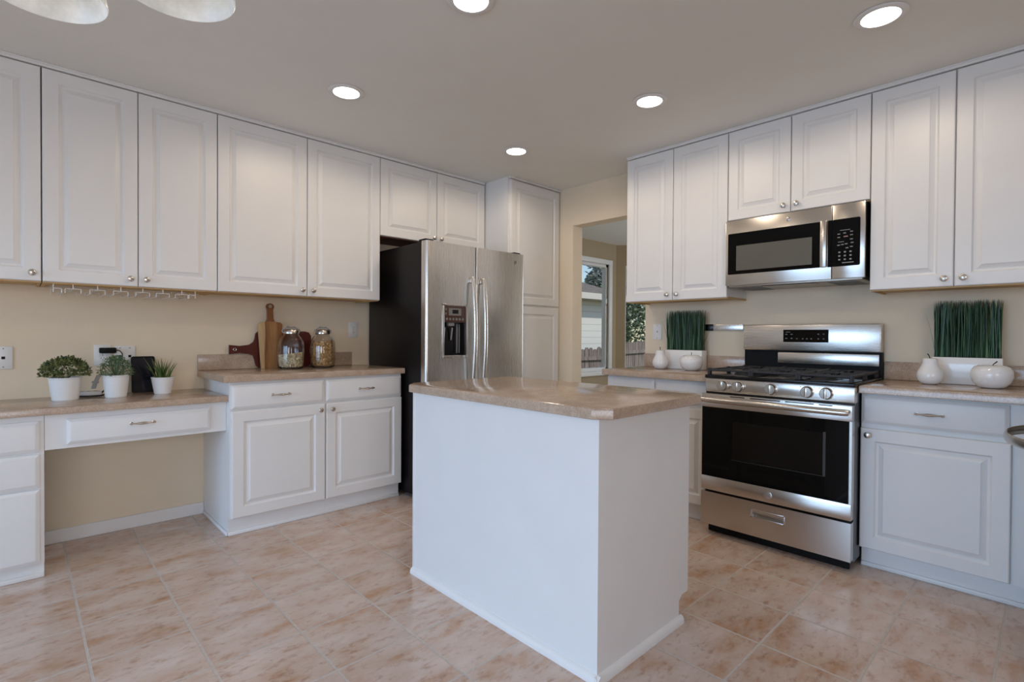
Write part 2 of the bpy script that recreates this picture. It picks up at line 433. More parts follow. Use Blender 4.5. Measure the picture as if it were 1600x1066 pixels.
def window(name, M, a, b_, z0, z1, cased=True):
    t = thing(name, '', '', M @ Vector(((a+b_)/2, 0, z0))); del t['label']; del t['category']; t['kind'] = 'structure'
    f = B(); f.M = M
    for x0, x1 in ((a-0.045, a+0.03), (b_-0.03, b_+0.045)): f.box(x0, x1, -0.022, 0.002, z0-0.05, z1+0.055, 0.004)
    f.box(a-0.045, b_+0.045, -0.024, 0.002, z1-0.01, z1+0.055, 0.004)
    obj('casing', f, TRIMW, t) if cased else f.bm.free()
    f = B(); f.M = M
    fw = 0.06 if cased else 0.022
    for x0, x1 in ((a, a+fw), (b_-0.06, b_)): f.box(x0, x1, 0.02 if cased else 0.06, 0.09, z0, z1, 0.004)
    f.box(a, b_, 0.02, 0.09, z1-0.05, z1, 0.004); f.box(a, b_, 0.02, 0.09, z0, z0+0.05, 0.004)
    obj('frame', f, TRIMW, t)
    f = B(); f.M = M; f.box(a+fw-0.004, b_-0.055, 0.066, 0.072, z0+0.045, z1-0.045); obj('pane', f, PANE, t)
    f = B(); f.M = M; f.box(a-0.06, b_+0.06, -0.05, 0.03, z0-0.055, z0+0.002, 0.006); obj('sill', f, TRIMW, t)
    f = B(); f.M = M; f.box(b_-0.085, b_-0.05, 0.0, 0.022, 1.60, 1.68, 0.006); obj('latch', f, PLASTICW, t)
window('window_1', T(0, 4.385, 0), WX0, WX1, WZ0, WZ1)
window('window_2', MB, T0, T1, WZ0, WZ1, False)

# ------------------------------------------------------------------ cabinet kit (local frame: x along the front, y into the wall, front at y=0)
def door_panel(w_, h, t=0.02, x0=0.0, z0=0.0, y1=0.0, raised=True):
    """raised-panel door whose front face is at y = y1 - t"""
    b = B()
    def ring(i, y): return [(x0+i, y, z0+i), (x0+w_-i, y, z0+i), (x0+w_-i, y, z0+h-i), (x0+i, y, z0+h-i)]
    f = y1-t
    L = [ring(0, y1), ring(0, f+0.005), ring(0.0015, f+0.002), ring(0.005, f)]
    if raised:
        s = min(0.060, w_*0.19)
        L += [ring(s, f), ring(s+0.002, f+0.003), ring(s+0.006, f+0.0085), ring(s+0.010, f+0.0105), ring(s+0.015, f+0.0105), ring(s+0.017, f+0.0095), ring(s+0.034, f+0.0025), ring(s+0.0355, f+0.0005), ring(s+0.038, f)]
    else:
        L += [ring(0.012, f-0.0005)]
    b.rings(L); return b
def drawer_panel(w_, h, x0, z0, y1=0.0, t=0.02):
    b = B()
    def ring(i, y): return [(x0+i, y, z0+i), (x0+w_-i, y, z0+i), (x0+w_-i, y, z0+h-i), (x0+i, y, z0+h-i)]
    f = y1-t
    b.rings([ring(0, y1), ring(0, f+0.009), ring(0.004, f+0.007), ring(0.011, f+0.003), ring(0.015, f+0.0005), ring(0.018, f)]); return b
def knob_mesh(x, z, y=-0.02):
    b = B()
    b.lathe([(0.007, 0), (0.0075, 0.002), (0.0045, 0.004), (0.0045, 0.012), (0.009, 0.015), (0.0145, 0.018), (0.0155, 0.021), (0.0135, 0.025), (0.007, 0.0275), (0.0, 0.028)], 24, M=T(x, y, z) @ RX(PI/2))
    return b
def pull_mesh(x, z, y=-0.02):
    b = B(); n = 21; pts = []; rs = []
    for i in range(n):
        u = i/(n-1)*2-1
        pts.append((x+u*0.052, y-0.021+0.010*abs(u)**3, z)); rs.append(0.0032+0.0042*math.exp(-(u/0.42)**2)+0.003*math.exp(-((abs(u)-0.97)/0.08)**2))
    b.tube(pts, rs, 10)
    for sx in (-1, 1):
        b.tube([(x+sx*0.047, y, z), (x+sx*0.047, y-0.014, z)], [0.006, 0.004], 10)
        b.lathe([(0.0085, 0), (0.008, 0.002), (0.004, 0.003)], 16, M=T(x+sx*0.047, y, z) @ RX(PI/2))
    return b
def add_door(t, name, x0, x1, z0, z1, kx=None, kz=None, raised=True):
    d = obj(name, door_panel(x1-x0, z1-z0, 0.02, x0, z0, raised=raised), WHITE, t, 11, world=False)
    if kx is not None: obj('knob', knob_mesh(kx, kz), NICKEL, d, world=False)
    return d
def add_drawer(t, x0, x1, z0, z1, pull=True):
    d = obj('drawer', drawer_panel(x1-x0, z1-z0, x0, z0), WHITE, t, 25, world=False)
    if pull: obj('pull', pull_mesh((x0+x1)/2, (z0+z1)/2), NICKEL, d, world=False)
    return d
G = 0.003
def wall_cabinet(label, loc, rotz, edges, h, depth, bottom_knob=True, single=None, name='wall_cabinet', side_flush=0.0, g=0.0045, under=UNDER):
    """loc = lower left front (face of carcass). edges: door boundaries from 0; knobs at the meeting stile"""
    t = thing(name, label, 'cabinet', loc, rotz)
    W = edges[-1]
    b = B(); b.box(0.002, W-0.002, 0.0, depth, 0.012, h-0.001); obj('body', b, WHITE, t, 0, world=False)
    b = B(); b.box(0.018, W-0.018, 0.012, depth-0.004, 0.0085, 0.0125); obj('underside', b, under, t, 0, world=False)
    b = B(); b.box(0.002, 0.016, 0.0, depth, 0.0, 0.0125); b.box(W-0.016, W-0.002, 0.0, depth, 0.0, 0.0125); b.box(0.016, W-0.016, 0, 0.012, 0.0, 0.0125)
    obj('bottom_rail', b, under, t, 0, world=False)
    top = h-0.024
    n = len(edges)-1
    for i in range(n):
        x0, x1 = edges[i]+g/2, edges[i+1]-g/2
        right = (i % 2 == 0) if single is None else single == 'right'
        add_door(t, 'door', x0, x1, 0.006, top, (x1-0.033) if right else (x0+0.033), 0.045)
    return t
RZR = -PI/2
ZUB = 1.3915                                # bottom of the uppers
HU = ZC-ZUB-0.001
fy, fx = YU+0.02, XU+0.02                   # carcass fronts
DL, DR = YL-fy, XR-fx
wall_cabinet('white wall cabinet cut off by the left photo edge, above the telephone jack', (-0.34, fy, ZUB), 0, [0, 0.425], HU, DL, single='right')
wall_cabinet('white two-door wall cabinet above the three potted plants, with wire glass rack beneath', (0.0852, fy, ZUB), 0, [0, 0.3834, 0.7643], HU, DL)
wall_cabinet('wide white two-door wall cabinet above the cutting boards and glass jars', (0.8495, fy, ZUB), 0, [0, 0.5285, 1.0604], HU, DL)
ZF = 1.866
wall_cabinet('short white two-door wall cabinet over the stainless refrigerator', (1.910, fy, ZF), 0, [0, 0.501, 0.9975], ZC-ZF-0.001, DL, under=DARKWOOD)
wall_cabinet('white two-door wall cabinet between the doorway and the microwave', (fx, 2.1896, ZUB), RZR, [0, 0.3727, 0.7514], HU, DR)
ZM = 1.8715
wall_cabinet('short white two-door wall cabinet directly above the microwave', (fx, 1.4382, ZM), RZR, [0, 0.3675, 0.7573], ZC-ZM-0.001, DR)
wall_cabinet('white two-door wall cabinet right of the microwave, cut by the right photo edge', (fx, 0.6809, ZUB), RZR, [0, 0.3409, 0.681], HU, DR)

# pantry
pt = thing('pantry_cabinet', 'tall white pantry cabinet with stacked doors between refrigerator and doorway wall', 'cabinet', (2.918, 3.12, 0))
b = B(); b.box(0, XR-2.918-0.001, 0, YL-3.12-0.001, 0.0, ZC-0.001); obj('body', b, WHITE, pt, 0, world=False)
add_door(pt, 'door', 0.02, 0.620, 1.408, 2.432, 0.055, 1.46)
add_door(pt, 'door', 0.02, 0.620, 0.105, 1.392, 0.055, 1.34)

# base cabinets
def base_body(t, W, depth, h, toe=0.02, toeh=0.10, flushl=True):
    b = B(); b.box(0, W, 0, depth-0.001, toeh, h); b.box(0, W, toe, depth-0.001, 0.0, toeh); obj('body', b, WHITE, t, 0, world=False)
    b = B(); b.box(0.0, W, toe-0.011, toe, 0.0, 0.022, 0.004); obj('shoe_molding', b, TRIMW, t, 30, world=False)
t = thing('base_cabinet', 'white base cabinet with two drawers and two doors left of the refrigerator', 'cabinet', (0.858, YB+0.02, 0))
base_body(t, 1.103, YL-YB-0.022, 0.875, 0.028)
for x0, x1 in ((0.008, 0.544), (0.554, 1.103)):
    add_drawer(t, x0, x1-0.004, 0.722, 0.858)
add_door(t, 'door', 0.008, 0.545, 0.104, 0.710, 0.511, 0.674); add_door(t, 'door', 0.554, 1.100, 0.104, 0.710, 0.588, 0.674)
b = B(); b.box(-0.010, 0, 0.028, YL-YB-0.022, 0, 0.022, 0.004); obj('shoe_molding', b, TRIMW, t, 30, world=False)

t = thing('base_cabinet', 'white base cabinet with drawer and single raised door right of the range', 'cabinet', (XB+0.02, 0.666, 0), RZR)
base_body(t, 0.60, XR-XB-0.02, 0.875, 0.035)
add_drawer(t, 0.002, 0.536, 0.724, 0.862); add_door(t, 'door', 0.0, 0.544, 0.104, 0.700, 0.034, 0.668)

t = thing('base_cabinet', 'white base cabinet left of the range, half hidden behind the island', 'cabinet', (XB+0.02, 2.205, 0), RZR)
base_body(t, 0.765, XR-XB-0.02, 0.875, 0.035)
for x0, x1 in ((0.003, 0.375), (0.385, 0.762)):
    add_drawer(t, x0, x1, 0.724, 0.862); add_door(t, 'door', x0, x1, 0.104, 0.700, x1-0.03 if x0 < 0.1 else x0+0.03, 0.668)

DKY = 3.228
t = thing('drawer_cabinet', 'white stack of drawers under the left end of the desk worktop', 'cabinet', (-0.36, DKY+0.02, 0))
base_body(t, 0.447, YL-DKY-0.02, 0.766, 0.03, 0.078)
add_drawer(t, 0.004, 0.431, 0.596, 0.738, False); add_drawer(t, 0.004, 0.431, 0.430, 0.584, False); add_drawer(t, 0.004, 0.431, 0.080, 0.420, False)
t = thing('desk_drawer', 'wide shallow white drawer hanging under the desk worktop above the knee space', 'drawer', (0.0885, DKY+0.02, 0.598))
b = B(); b.box(0, 0.768, 0, YL-DKY-0.02, 0, 0.168); obj('apron', b, WHITE, t, 0, world=False)
d = obj('drawer', drawer_panel(0.605, 0.119, 0.0785, 0.019), WHITE, t, 25, world=False); obj('pull', pull_mesh(0.374, 0.091), NICKEL, d, world=False)

# ------------------------------------------------------------------ worktops
def slab(poly, z0, z1, bev=0.007):
    """polygon slab with rounded upper and lower front edges"""
    b = B(); n = len(poly)
    def inset(k):
        out = []
        for i in range(n):
            p, q, r = Vector(poly[i-1]), Vector(poly[i]), Vector(poly[(i+1) % n])
            e1 = (q-p).normalized(); e2 = (r-q).normalized()
            n1 = Vector((-e1.y, e1.x)); n2 = Vector((-e2.y, e2.x))
            m = (n1+n2).normalized(); s_ = k/max(0.3, m.dot(n1)); out.append((q.x+m.x*s_, q.y+m.y*s_))
        return out
    L = [(0.002, z0), (0.0, z0+0.002), (0.0, z1-bev), (bev*0.3, z1-bev*0.3), (bev, z1)]
    b.rings([[(x, y, z) for x, y in inset(k)] for k, z in L]); return b
def worktop(label, poly, z0, z1, splash=None, loc=None):
    t = thing('countertop', label, 'countertop', loc)
    obj('top', slab(poly, z0, z1), LAM, t, 40)
    for s in (splash or []):
        b = B(); b.box(*s, 0.003); obj('backsplash', b, LAM, t, 30)
    return t
worktop('tan laminate desk worktop holding three white potted plants', [(-0.6, 3.210), (0.857, 3.210), (0.857, YL), (-0.6, YL)], 0.766, 0.80, None, (0.12, 3.48, 0.766))
worktop('tan laminate countertop under the cutting boards and food jars', [(0.822, 3.165), (1.976, 3.165), (1.976, YL), (0.822, YL)], 0.8755, 0.914, [(0.822, 1.860, YL-0.02, YL, 0.9145, 1.014)], (1.4, 3.45, 0.8755))
worktop('short tan laminate countertop between the doorway and the range', [(2.99, 2.235), (2.99, 1.430), (XR, 1.430), (XR, 2.21), (3.05, 2.262), (3.02, 2.262)][::-1] and [(2.99, 1.430), (XR, 1.430), (XR, 2.235), (3.02, 2.235), (2.99, 2.205)][::1], 0.8755, 0.914, [(XR-0.02, XR, 1.430, 2.212, 0.9145, 1.014)], (3.27, 1.83, 0.8755))
worktop('tan laminate countertop right of the range under the big grass planter', [(2.99, -0.60), (XR, -0.60), (XR, 0.664), (2.99, 0.664)], 0.8755, 0.914, [(XR-0.02, XR, -0.60, 0.664, 0.9145, 1.014)], (3.27, 0.1, 0.8755))

# ------------------------------------------------------------------ island
IX0, IX1, IY0, IY1 = 1.378, 2.000, 1.029, 2.130
t = thing('kitchen_island', 'white painted kitchen island with plain panels in the middle of the floor', 'island', ((IX0+IX1)/2, (IY0+IY1)/2, 0))
b = B(); b.box(IX0+0.004, IX1-0.09, IY0+0.006, IY1-0.006, 0, 0.1); b.box(IX0+0.004, IX1-0.006, IY0+0.006, IY1-0.006, 0.1, 0.876); obj('body', b, WHITE, t, 0)
b = B(); b.box(IX0, IX0+0.006, IY0+0.008, IY1-0.018, 0, 0.876); obj('side_panel', b, WHITE, t, 0)
b = B(); b.prism([(IX0, 0), (IX1-0.085, 0), (IX1-0.085, 0.085), (IX1-0.052, 0.112), (IX1-0.014, 0.112), (IX1-0.014, 0.876), (IX0, 0.876)], IY0, IY0+0.008, axis='y'); obj('end_panel', b, WHITE, t, 0)
b = B(); b.box(IX0-0.003, IX0+0.014, IY1-0.02, IY1+0.002, 0, 0.876, 0.003); obj('corner_trim', b, WHITE, t, 30)
def shoe(pts, h=0.03, d=0.016):
    b = B(); prof = [(0, 0), (d, 0), (d, h*0.45), (d*0.8, h*0.75), (d*0.4, h*0.95), (0, h)]
    return b, prof
b = B(); pr = [(0, 0), (-0.016, 0), (-0.016, 0.013), (-0.012, 0.022), (-0.006, 0.028), (0, 0.030)]
b.prism([(IX0+x, z) for x, z in pr], IY0-0.016, IY1, axis='y')
obj('shoe_molding', b, TRIMW, t, 50)
b = B(); b.prism([(IY0+x, z) for x, z in pr], IX0-0.016, IX1-0.070, axis='x'); obj('shoe_molding', b, TRIMW, t, 50)
for y0, y1, k in ((IY0+0.012, (IY0+IY1)/2-0.004, 1), ((IY0+IY1)/2+0.004, IY1-0.012, 0)):
    M = T(IX1-0.006, 0, 0) @ RZ(PI/2)
    b = door_panel(y1-y0, 0.59, 0.018, y0, 0.112); b._t(b.bm.verts, M); d = obj('door', b, WHITE, t, 25)
    b = knob_mesh((y1-0.03) if k else (y0+0.03), 0.66, -0.018); b._t(b.bm.verts, M); obj('knob', b, NICKEL, d)
    b = drawer_panel(y1-y0, 0.138, y0, 0.722, 0, 0.018); b._t(b.bm.verts, M); d = obj('drawer', b, WHITE, t, 25)
    b = pull_mesh((y0+y1)/2, 0.79, -0.018); b._t(b.bm.verts, M); obj('pull', b, NICKEL, d)
c = 0.05
ax0, ax1, ay0, ay1 = 1.343, 2.046, 0.984, 2.165
o = obj('island_countertop', slab([(ax0+c, ay0), (ax1-c, ay0), (ax1, ay0+c), (ax1, ay1-c), (ax1-c, ay1), (ax0+c, ay1), (ax0, ay1-c), (ax0, ay0+c)], 0.8765, 0.914, 0.008), LAM, None, 25)
tag(recenter(o), 'tan laminate island countertop with clipped corners', 'countertop')

# ------------------------------------------------------------------ emblem: ring with script initials
def emblem(parent, M, r, mat_disc, mat_mark, text=True):
    b = B(); b.lathe([(r, 0), (r, 0.0015), (r*0.9, 0.0022), (0, 0.0022)], 28, M=M); e = obj('emblem', b, mat_disc, parent, 40, world=False)
    b = B(); b.torus(r*0.80, r*0.055, 32, 6, M=M @ T(0, 0, 0.0024))
    text_into(b, 'GE', r*0.95, M @ T(0, 0, 0.0024) @ RZ(0))
    for k in range(4): b.torus(r*0.13, r*0.04, 12, 5, M=M @ RZ(k*PI/2+PI/4) @ T(r*0.58, 0, 0.0024))
    obj('monogram', b, mat_mark, e, 40, world=False)
FRONT = RX(PI/2)                                 # local +z of a disc -> -y (the front)

# ------------------------------------------------------------------ refrigerator
t = thing('refrigerator', 'stainless side-by-side refrigerator with black sides and ice dispenser', 'refrigerator', (2.45, 2.985, 0))
fx0, fx1, fyf, fyd = 1.988, 2.912, 2.922, 2.982
b = B(); b.box(fx0+0.004, fx1-0.004, fyd+0.004, 3.715, 0.03, 1.782, 0.006); obj('body', b, FSIDE, t, 30)
b = B(); b.box(fx0+0.02, fx1-0.02, fyd-0.03, fyd+0.02, 0.022, 0.085); obj('toe_grille', b, BLACKM, t, 0)
for x in (fx0+0.06, fx1-0.06):
    b = B(); b.lathe([(0.022, 0), (0.022, 0.018), (0.012, 0.02), (0.012, 0.05)], 16, (x, 3.02, 0)); obj('foot', b, GREYP, t)
    b = B(); b.lathe([(0.022, 0), (0.022, 0.018), (0.012, 0.02), (0.012, 0.05)], 16, (x, 3.66, 0)); obj('foot', b, GREYP, t)
def round_plan(x0, x1, y0, y1, r, left=True, right=True, n=6):
    p = []
    if left: p += [(x0+r-r*math.cos(PI/2*i/n), y0+r-r*math.sin(PI/2*i/n)) for i in range(n+1)]
    else: p += [(x0, y0)]
    if right: p += [(x1-r+r*math.sin(PI/2*i/n), y0+r-r*math.cos(PI/2*i/n)) for i in range(n+1)]
    else: p += [(x1, y0)]
    return p + [(x1, y1), (x0, y1)]
xm = 2.421
hx0, hx1, hz0, hz1 = 2.128, 2.330, 1.00, 1.355
b = B(); zb, zt = 0.088, 1.788
b.prism(round_plan(fx0, hx0, fyf, fyd, 0.022, True, False), zb, zt)
b.prism(round_plan(hx1, xm-0.004, fyf, fyd, 0.010, False, True), zb, zt)
b.box(hx0, hx1, fyf, fyd, zb, hz0); b.box(hx0, hx1, fyf, fyd, hz1, zt); b.box(hx0, hx1, fyd-0.006, fyd, hz0, hz1)
d1 = obj('freezer_door', b, STEELV, t, 30)
b = B(); b.prism(round_plan(xm+0.004, fx1, fyf, fyd, 0.012), zb, zt); d2 = obj('fresh_food_door', b, STEELV, t, 30)
# dispenser: bezel, control panel, cavity, paddles
b = B()
b.box(hx0-0.008, hx0+0.006, fyf-0.008, fyf+0.02, hz0-0.012, hz1+0.012, 0.003); b.box(hx1-0.006, hx1+0.008, fyf-0.008, fyf+0.02, hz0-0.012, hz1+0.012, 0.003)
b.box(hx0-0.008, hx1+0.008, fyf-0.008, fyf+0.02, hz1-0.004, hz1+0.012, 0.003); b.box(hx0-0.008, hx1+0.008, fyf-0.012, fyf+0.02, hz0-0.014, hz0+0.006, 0.003)
obj('dispenser_bezel', b, STEELV, d1, 30)
b = B(); b.box(hx0+0.004, hx1-0.004, fyf-0.005, fyf+0.03, 1.236, 1.352, 0.002); cp = obj('control_panel', b, DISPBR, d1, 30)
b = B(); b.box(hx0+0.045, hx1-0.05, fyf-0.0065, fyf-0.004, 1.285, 1.335, 0.001);
for k in range(6): b.box(hx0+0.02+k*0.028, hx0+0.036+k*0.028, fyf-0.0065, fyf-0.004, 1.252, 1.268, 0.001)
for k in range(2): b.box(hx0+0.014, hx0+0.026, fyf-0.0065, fyf-0.004, 1.29+k*0.03, 1.304+k*0.03, 0.001)
obj('buttons', b, LCD, cp, 0)
b = B(); b.box(hx0+0.075, hx1-0.075, fyf-0.0072, fyf-0.006, 1.298, 1.326); obj('display', b, BLACK, cp, 0)
b = B(); b.box(hx0+0.004, hx1-0.004, fyd-0.010, fyd-0.0055, hz0+0.004, 1.236); b.box(hx0+0.001, hx0+0.004, fyf, fyd-0.006, hz0, 1.236); b.box(hx1-0.004, hx1-0.001, fyf, fyd-0.006, hz0, 1.236); b.box(hx0, hx1, fyf, fyd-0.006, hz0+0.001, hz0+0.008)
obj('cavity', b, BLACK, d1, 0)
for x in (2.16, 2.225):
    b = B(); b.box(x-0.006, x+0.006, 0, 0.006, -0.09, 0.0, 0.002, M=T(0, fyf+0.022, 1.20) @ RX(0.18)); obj('paddle', b, GREYP, d1, 30)
b = B(); b.box(2.268, 2.276, fyf+0.03, fyf+0.036, 1.02, 1.225, 0.002); b.box(2.29, 2.296, fyf+0.03, fyf+0.036, 1.02, 1.225, 0.002); b.box(2.185, 2.235, fyf+0.012, fyf+0.04, 1.212, 1.236, 0.003); obj('chute', b, GREYP, d1, 30)
for (x, d) in ((2.372, d1), (2.470, d2)):
    b = B(); n = 25; pts = []
    for i in range(n):
        u = i/(n-1)*2-1; pts.append((x, fyf-0.030-0.026*(1-u*u), 1.16+u*0.40))
    b.tube(pts, 0.0165, 14, flat=0.75)
    for z in (0.775, 1.545): b.box(x-0.014, x+0.014, fyf-0.040, fyf+0.001, z-0.022, z+0.022, 0.006)
    obj('handle', b, CHROME if False else NICKEL, d, 40)
for x in (fx0+0.045, fx1-0.045):
    b = B(); b.box(x-0.035, x+0.035, fyd-0.03, fyd+0.05, 1.789, 1.804, 0.005); obj('hinge_cover', b, BLACKM, t, 30)
emblem(t, T(2.815-2.45, fyf-2.985, 1.716) @ FRONT, 0.017, STEEL, BLACKM)

# ------------------------------------------------------------------ range (local: x from its left edge, y from the door face into the wall)
t = thing('gas_range', 'stainless gas range with black oven door between two countertops', 'range', (2.897, 1.4246, 0), RZR)
W = 0.757
def lo(name, b, mat, p, sm=30): return obj(name, b, mat, p, sm, world=False)
b = B(); b.box(0.003, W-0.003, 0.05, 0.645, 0.045, 0.905); lo('body', b, BLACK, t, 0)
for x in (0.05, W-0.05):
    for y in (0.09, 0.59):
        b = B(); b.lathe([(0.018, 0), (0.018, 0.012), (0.01, 0.014), (0.01, 0.05)], 14, (x, y, 0)); lo('foot', b, BLACKM, t)
b = B(); b.box(0.02, W-0.02, 0.06, 0.075, 0.006, 0.05); lo('kick_plate', b, BLACKM, t, 0)
# storage drawer with recessed pull
b = B(); z0, z1 = 0.0625, 0.250; px0, px1, pz0, pz1 = 0.290, 0.456, 0.166, 0.207
b.box(0.001, px0, 0, 0.045, z0, z1); b.box(px1, W-0.001, 0, 0.045, z0, z1); b.box(px0, px1, 0, 0.045, z0, pz0); b.box(px0, px1, 0, 0.045, pz1, z1); b.box(px0, px1, 0.03, 0.045, pz0, pz1)
dr = lo('storage_drawer', b, STEELD, t, 0)
b = B()
b.box(px0-0.004, px1+0.004, -0.003, 0.004, pz1-0.002, pz1+0.004, 0.001); b.box(px0-0.004, px1+0.004, -0.003, 0.004, pz0-0.004, pz0+0.003, 0.001)
b.box(px0-0.004, px0+0.003, -0.003, 0.004, pz0-0.004, pz1+0.004, 0.001); b.box(px1-0.003, px1+0.004, -0.003, 0.004, pz0-0.004, pz1+0.004, 0.001)
b.box(px0, px1, 0.002, 0.03, pz1-0.012, pz1-0.001); lo('recessed_pull', b, STEEL, dr)
# oven door
b = B(); b.box(0.001, W-0.001, 0, 0.045, 0.262, 0.342, 0.002); b.box(0.001, W-0.001, 0, 0.045, 0.742, 0.818, 0.002); b.box(W-0.012, W-0.001, 0.001, 0.045, 0.342, 0.742); b.box(0.001, 0.004, 0.001, 0.045, 0.342, 0.742)
od = lo('oven_door', b, STEELD, t)
b = B(); b.box(0.004, W-0.011, 0.0015, 0.044, 0.3425, 0.7415); lo('door_glass', b, GLASSBLK, od, 0)
b = B(); b.box(0.180, 0.632, 0.0008, 0.0016, 0.462, 0.672); lo('oven_window', b, OVENWIN, od, 0)
b = B(); b.box(0.632, 0.644, 0.0006, 0.0016, 0.455, 0.678); b.box(0.176, 0.644, 0.0006, 0.0016, 0.455, 0.4575); lo('window_frame', b, GREYP if False else plain('window_edge', (0.05, 0.05, 0.052), 0.2), od, 0)
b = B()
for x0, x1 in ((0.165, 0.245), (0.275, 0.43), (0.455, 0.59), (0.612, 0.672)): b.box(x0, x1, -0.001, 0.004, 0.8085, 0.8135)
lo('vent_slots', b, BLACKM, od, 0)
b = B(); b.tube([(0.006+0.0, -0.048, 0.789), (0.02, -0.052, 0.789), (W-0.02, -0.052, 0.789), (W-0.006, -0.048, 0.789)], [0.0145, 0.0155, 0.0155, 0.0145], 18)
for x in (0.03, W-0.03): b.box(x-0.016, x+0.016, -0.05, 0.001, 0.779, 0.799, 0.004)
lo('handle', b, STEELD, od, 40)
b = B(); b.lathe([(0.0095, 0), (0.0095, 0.001), (0, 0.001)], 16, M=T(W-0.0055, -0.048, 0.789) @ RY(PI/2)); lo('handle_cap', b, GREYP, od)
emblem(t, T(1.4246-1.049, 0.0, 0.302) @ FRONT, 0.0195, STEEL, GREYP)
# control panel and knobs
b = B(); b.box(0.0, W, 0.045, 0.11, 0.826, 0.9045, 0.004); pn = lo('control_panel', b, STEELD, t)
for y in (1.319, 1.232, 1.056, 0.879, 0.791):
    x = 1.4246-y
    b = B(); M = T(x, 0.045, 0.866) @ FRONT
    b.lathe([(0.0315, 0), (0.0315, 0.004), (0.0285, 0.006), (0.0275, 0.024), (0.025, 0.027), (0, 0.0275)], 28, M=M)
    b.box(-0.0065, 0.0065, -0.0265, 0.0265, 0.020, 0.034, 0.002, M=M)
    k = lo('burner_knob', b, NICKEL, pn, 40)
    b = B(); b.box(-0.001, 0.001, 0.012, 0.026, 0.0335, 0.0345, M=M); lo('pointer', b, BLACKM, k, 0)
b = B()
for y in (1.319, 1.232, 1.056, 0.879, 0.791):
    x = 1.4246-y
    for dx in (-0.032, 0.031): b.box(x+dx-0.003, x+dx+0.003, 0.0442, 0.046, 0.889, 0.8925)
lo('heat_marks', b, GREYP, pn, 0)
# cooktop, burners, grates
b = B(); b.box(-0.002, W+0.002, 0.036, 0.60, 0.905, 0.926, 0.006); lo('cooktop', b, BLACK, t, 40)
for (x, y, r) in ((0.17, 0.18, 0.045), (0.17, 0.45, 0.035), (0.379, 0.32, 0.05), (0.59, 0.18, 0.05), (0.59, 0.45, 0.035)):
    b = B(); b.lathe([(r*1.25, 0), (r*1.2, 0.006), (r, 0.008), (r, 0.013), (r*0.85, 0.018), (0, 0.019)], 28, (x, y, 0.926)); lo('burner', b, IRON, t, 40)
def grate(x0, x1):
    b = B(); y0, y1 = 0.055, 0.575; h = 0.960; s_ = 0.0065
    def bar(xa, ya, xb, yb, z=h):
        if abs(xa-xb) < 1e-6: b.box(xa-s_, xa+s_, ya, yb, z-0.013, z, 0.003, 1)
        else: b.box(xa, xb, ya-s_, ya+s_, z-0.013, z, 0.003, 1)
    for x in (x0, x1): bar(x, y0, x, y1)
    for y in (y0, y1, (y0+y1)/2): bar(x0, y, x1, y)
    xm_ = (x0+x1)/2
    bar(xm_, y0, xm_, y0+0.08); bar(xm_, y1-0.08, xm_, y1); bar(xm_, (y0+y1)/2-0.07, xm_, (y0+y1)/2+0.07)
    for y in (y0+0.13, y1-0.13): bar(x0, y, x0+(x1-x0)*0.34, y); bar(x1-(x1-x0)*0.34, y, x1, y)
    for x in (x0, x1):
        for y in (y0+0.004, y1-0.004, (y0+y1)/2): b.box(x-0.009, x+0.009, y-0.012, y+0.012, 0.925, h+0.004, 0.003, 1)
    return b
for x0, x1 in ((0.018, 0.252), (0.262, 0.494), (0.504, 0.738)): lo('grate', grate(x0, x1), IRON, t)
# back guard
b = B(); b.box(0.0, W, 0.575, 0.645, 1.063, 1.2275, 0.007); bgd = lo('backguard', b, STEEL, t)
b = B(); b.box(0.0, W, 0.602, 0.645, 0.90, 1.064); lo('vent_riser', b, BLACKM, t, 0)
b = B(); b.box(0.21, W-0.012, 0.592, 0.603, 0.985, 1.052, 0.002); lo('riser_trim', b, STEEL, t)
b = B(); b.box(0.247, 0.498, 0.5735, 0.576, 1.117, 1.194, 0.001); dp = lo('clock_display', b, GLASSBLK, bgd, 0)
b = B()
for x, z, w_ in ((0.262, 1.178, 0.026),): b.box(x, x+w_, 0.5728, 0.5736, z, z+0.003)
for x in (0.260, 0.290):
    for z in (1.138, 1.163): b.box(x, x+0.011, 0.5728, 0.5736, z, z+0.005)
for x in (0.322, 0.355, 0.378, 0.402, 0.44, 0.468): b.box(x, x+0.008, 0.5728, 0.5736, 1.136, 1.141)
for x in (0.44, 0.468): b.box(x, x+0.008, 0.5728, 0.5736, 1.164, 1.169)
lo('touch_marks', b, MARK, dp, 0)

# ------------------------------------------------------------------ microwave
t = thing('microwave', 'stainless over-the-range microwave oven mounted under the short cabinet', 'microwave', (3.215, 1.4345, 1.466), RZR)
W, H = 0.740, 0.4015
b = B(); b.box(0.003, W+0.0005, 0.03, 0.335, 0.004, H-0.002); lo('body', b, BLACKM, t, 0)
gx = 0.587
b = B(); b.box(0, gx-0.001, 0, 0.03, 0, H, 0.003); dm = lo('door', b, STEELD, t)
b = B(); b.box(gx+0.001, W, 0, 0.03, 0, H, 0.003); pm = lo('control_side', b, STEELD, t)
def rrect(x0, x1, z0, z1, r, n=5):
    p = []
    for cx, cz, a0 in ((x1-r, z1-r, 0), (x0+r, z1-r, PI/2), (x0+r, z0+r, PI), (x1-r, z0+r, 1.5*PI)):
        p += [(cx+r*math.cos(a0+PI/2*i/n), cz+r*math.sin(a0+PI/2*i/n)) for i in range(n+1)]
    return p
b = B(); b.prism(rrect(0.0155, 0.532, 0.068, 0.321, 0.006), -0.0012, 0.002, axis='y'); lo('door_glass', b, GLASSBLK, dm, 0)
b = B(); b.box(0.067, 0.489, -0.0018, -0.001, 0.090, 0.243); lo('door_window', b, MWGLASS, dm, 0)
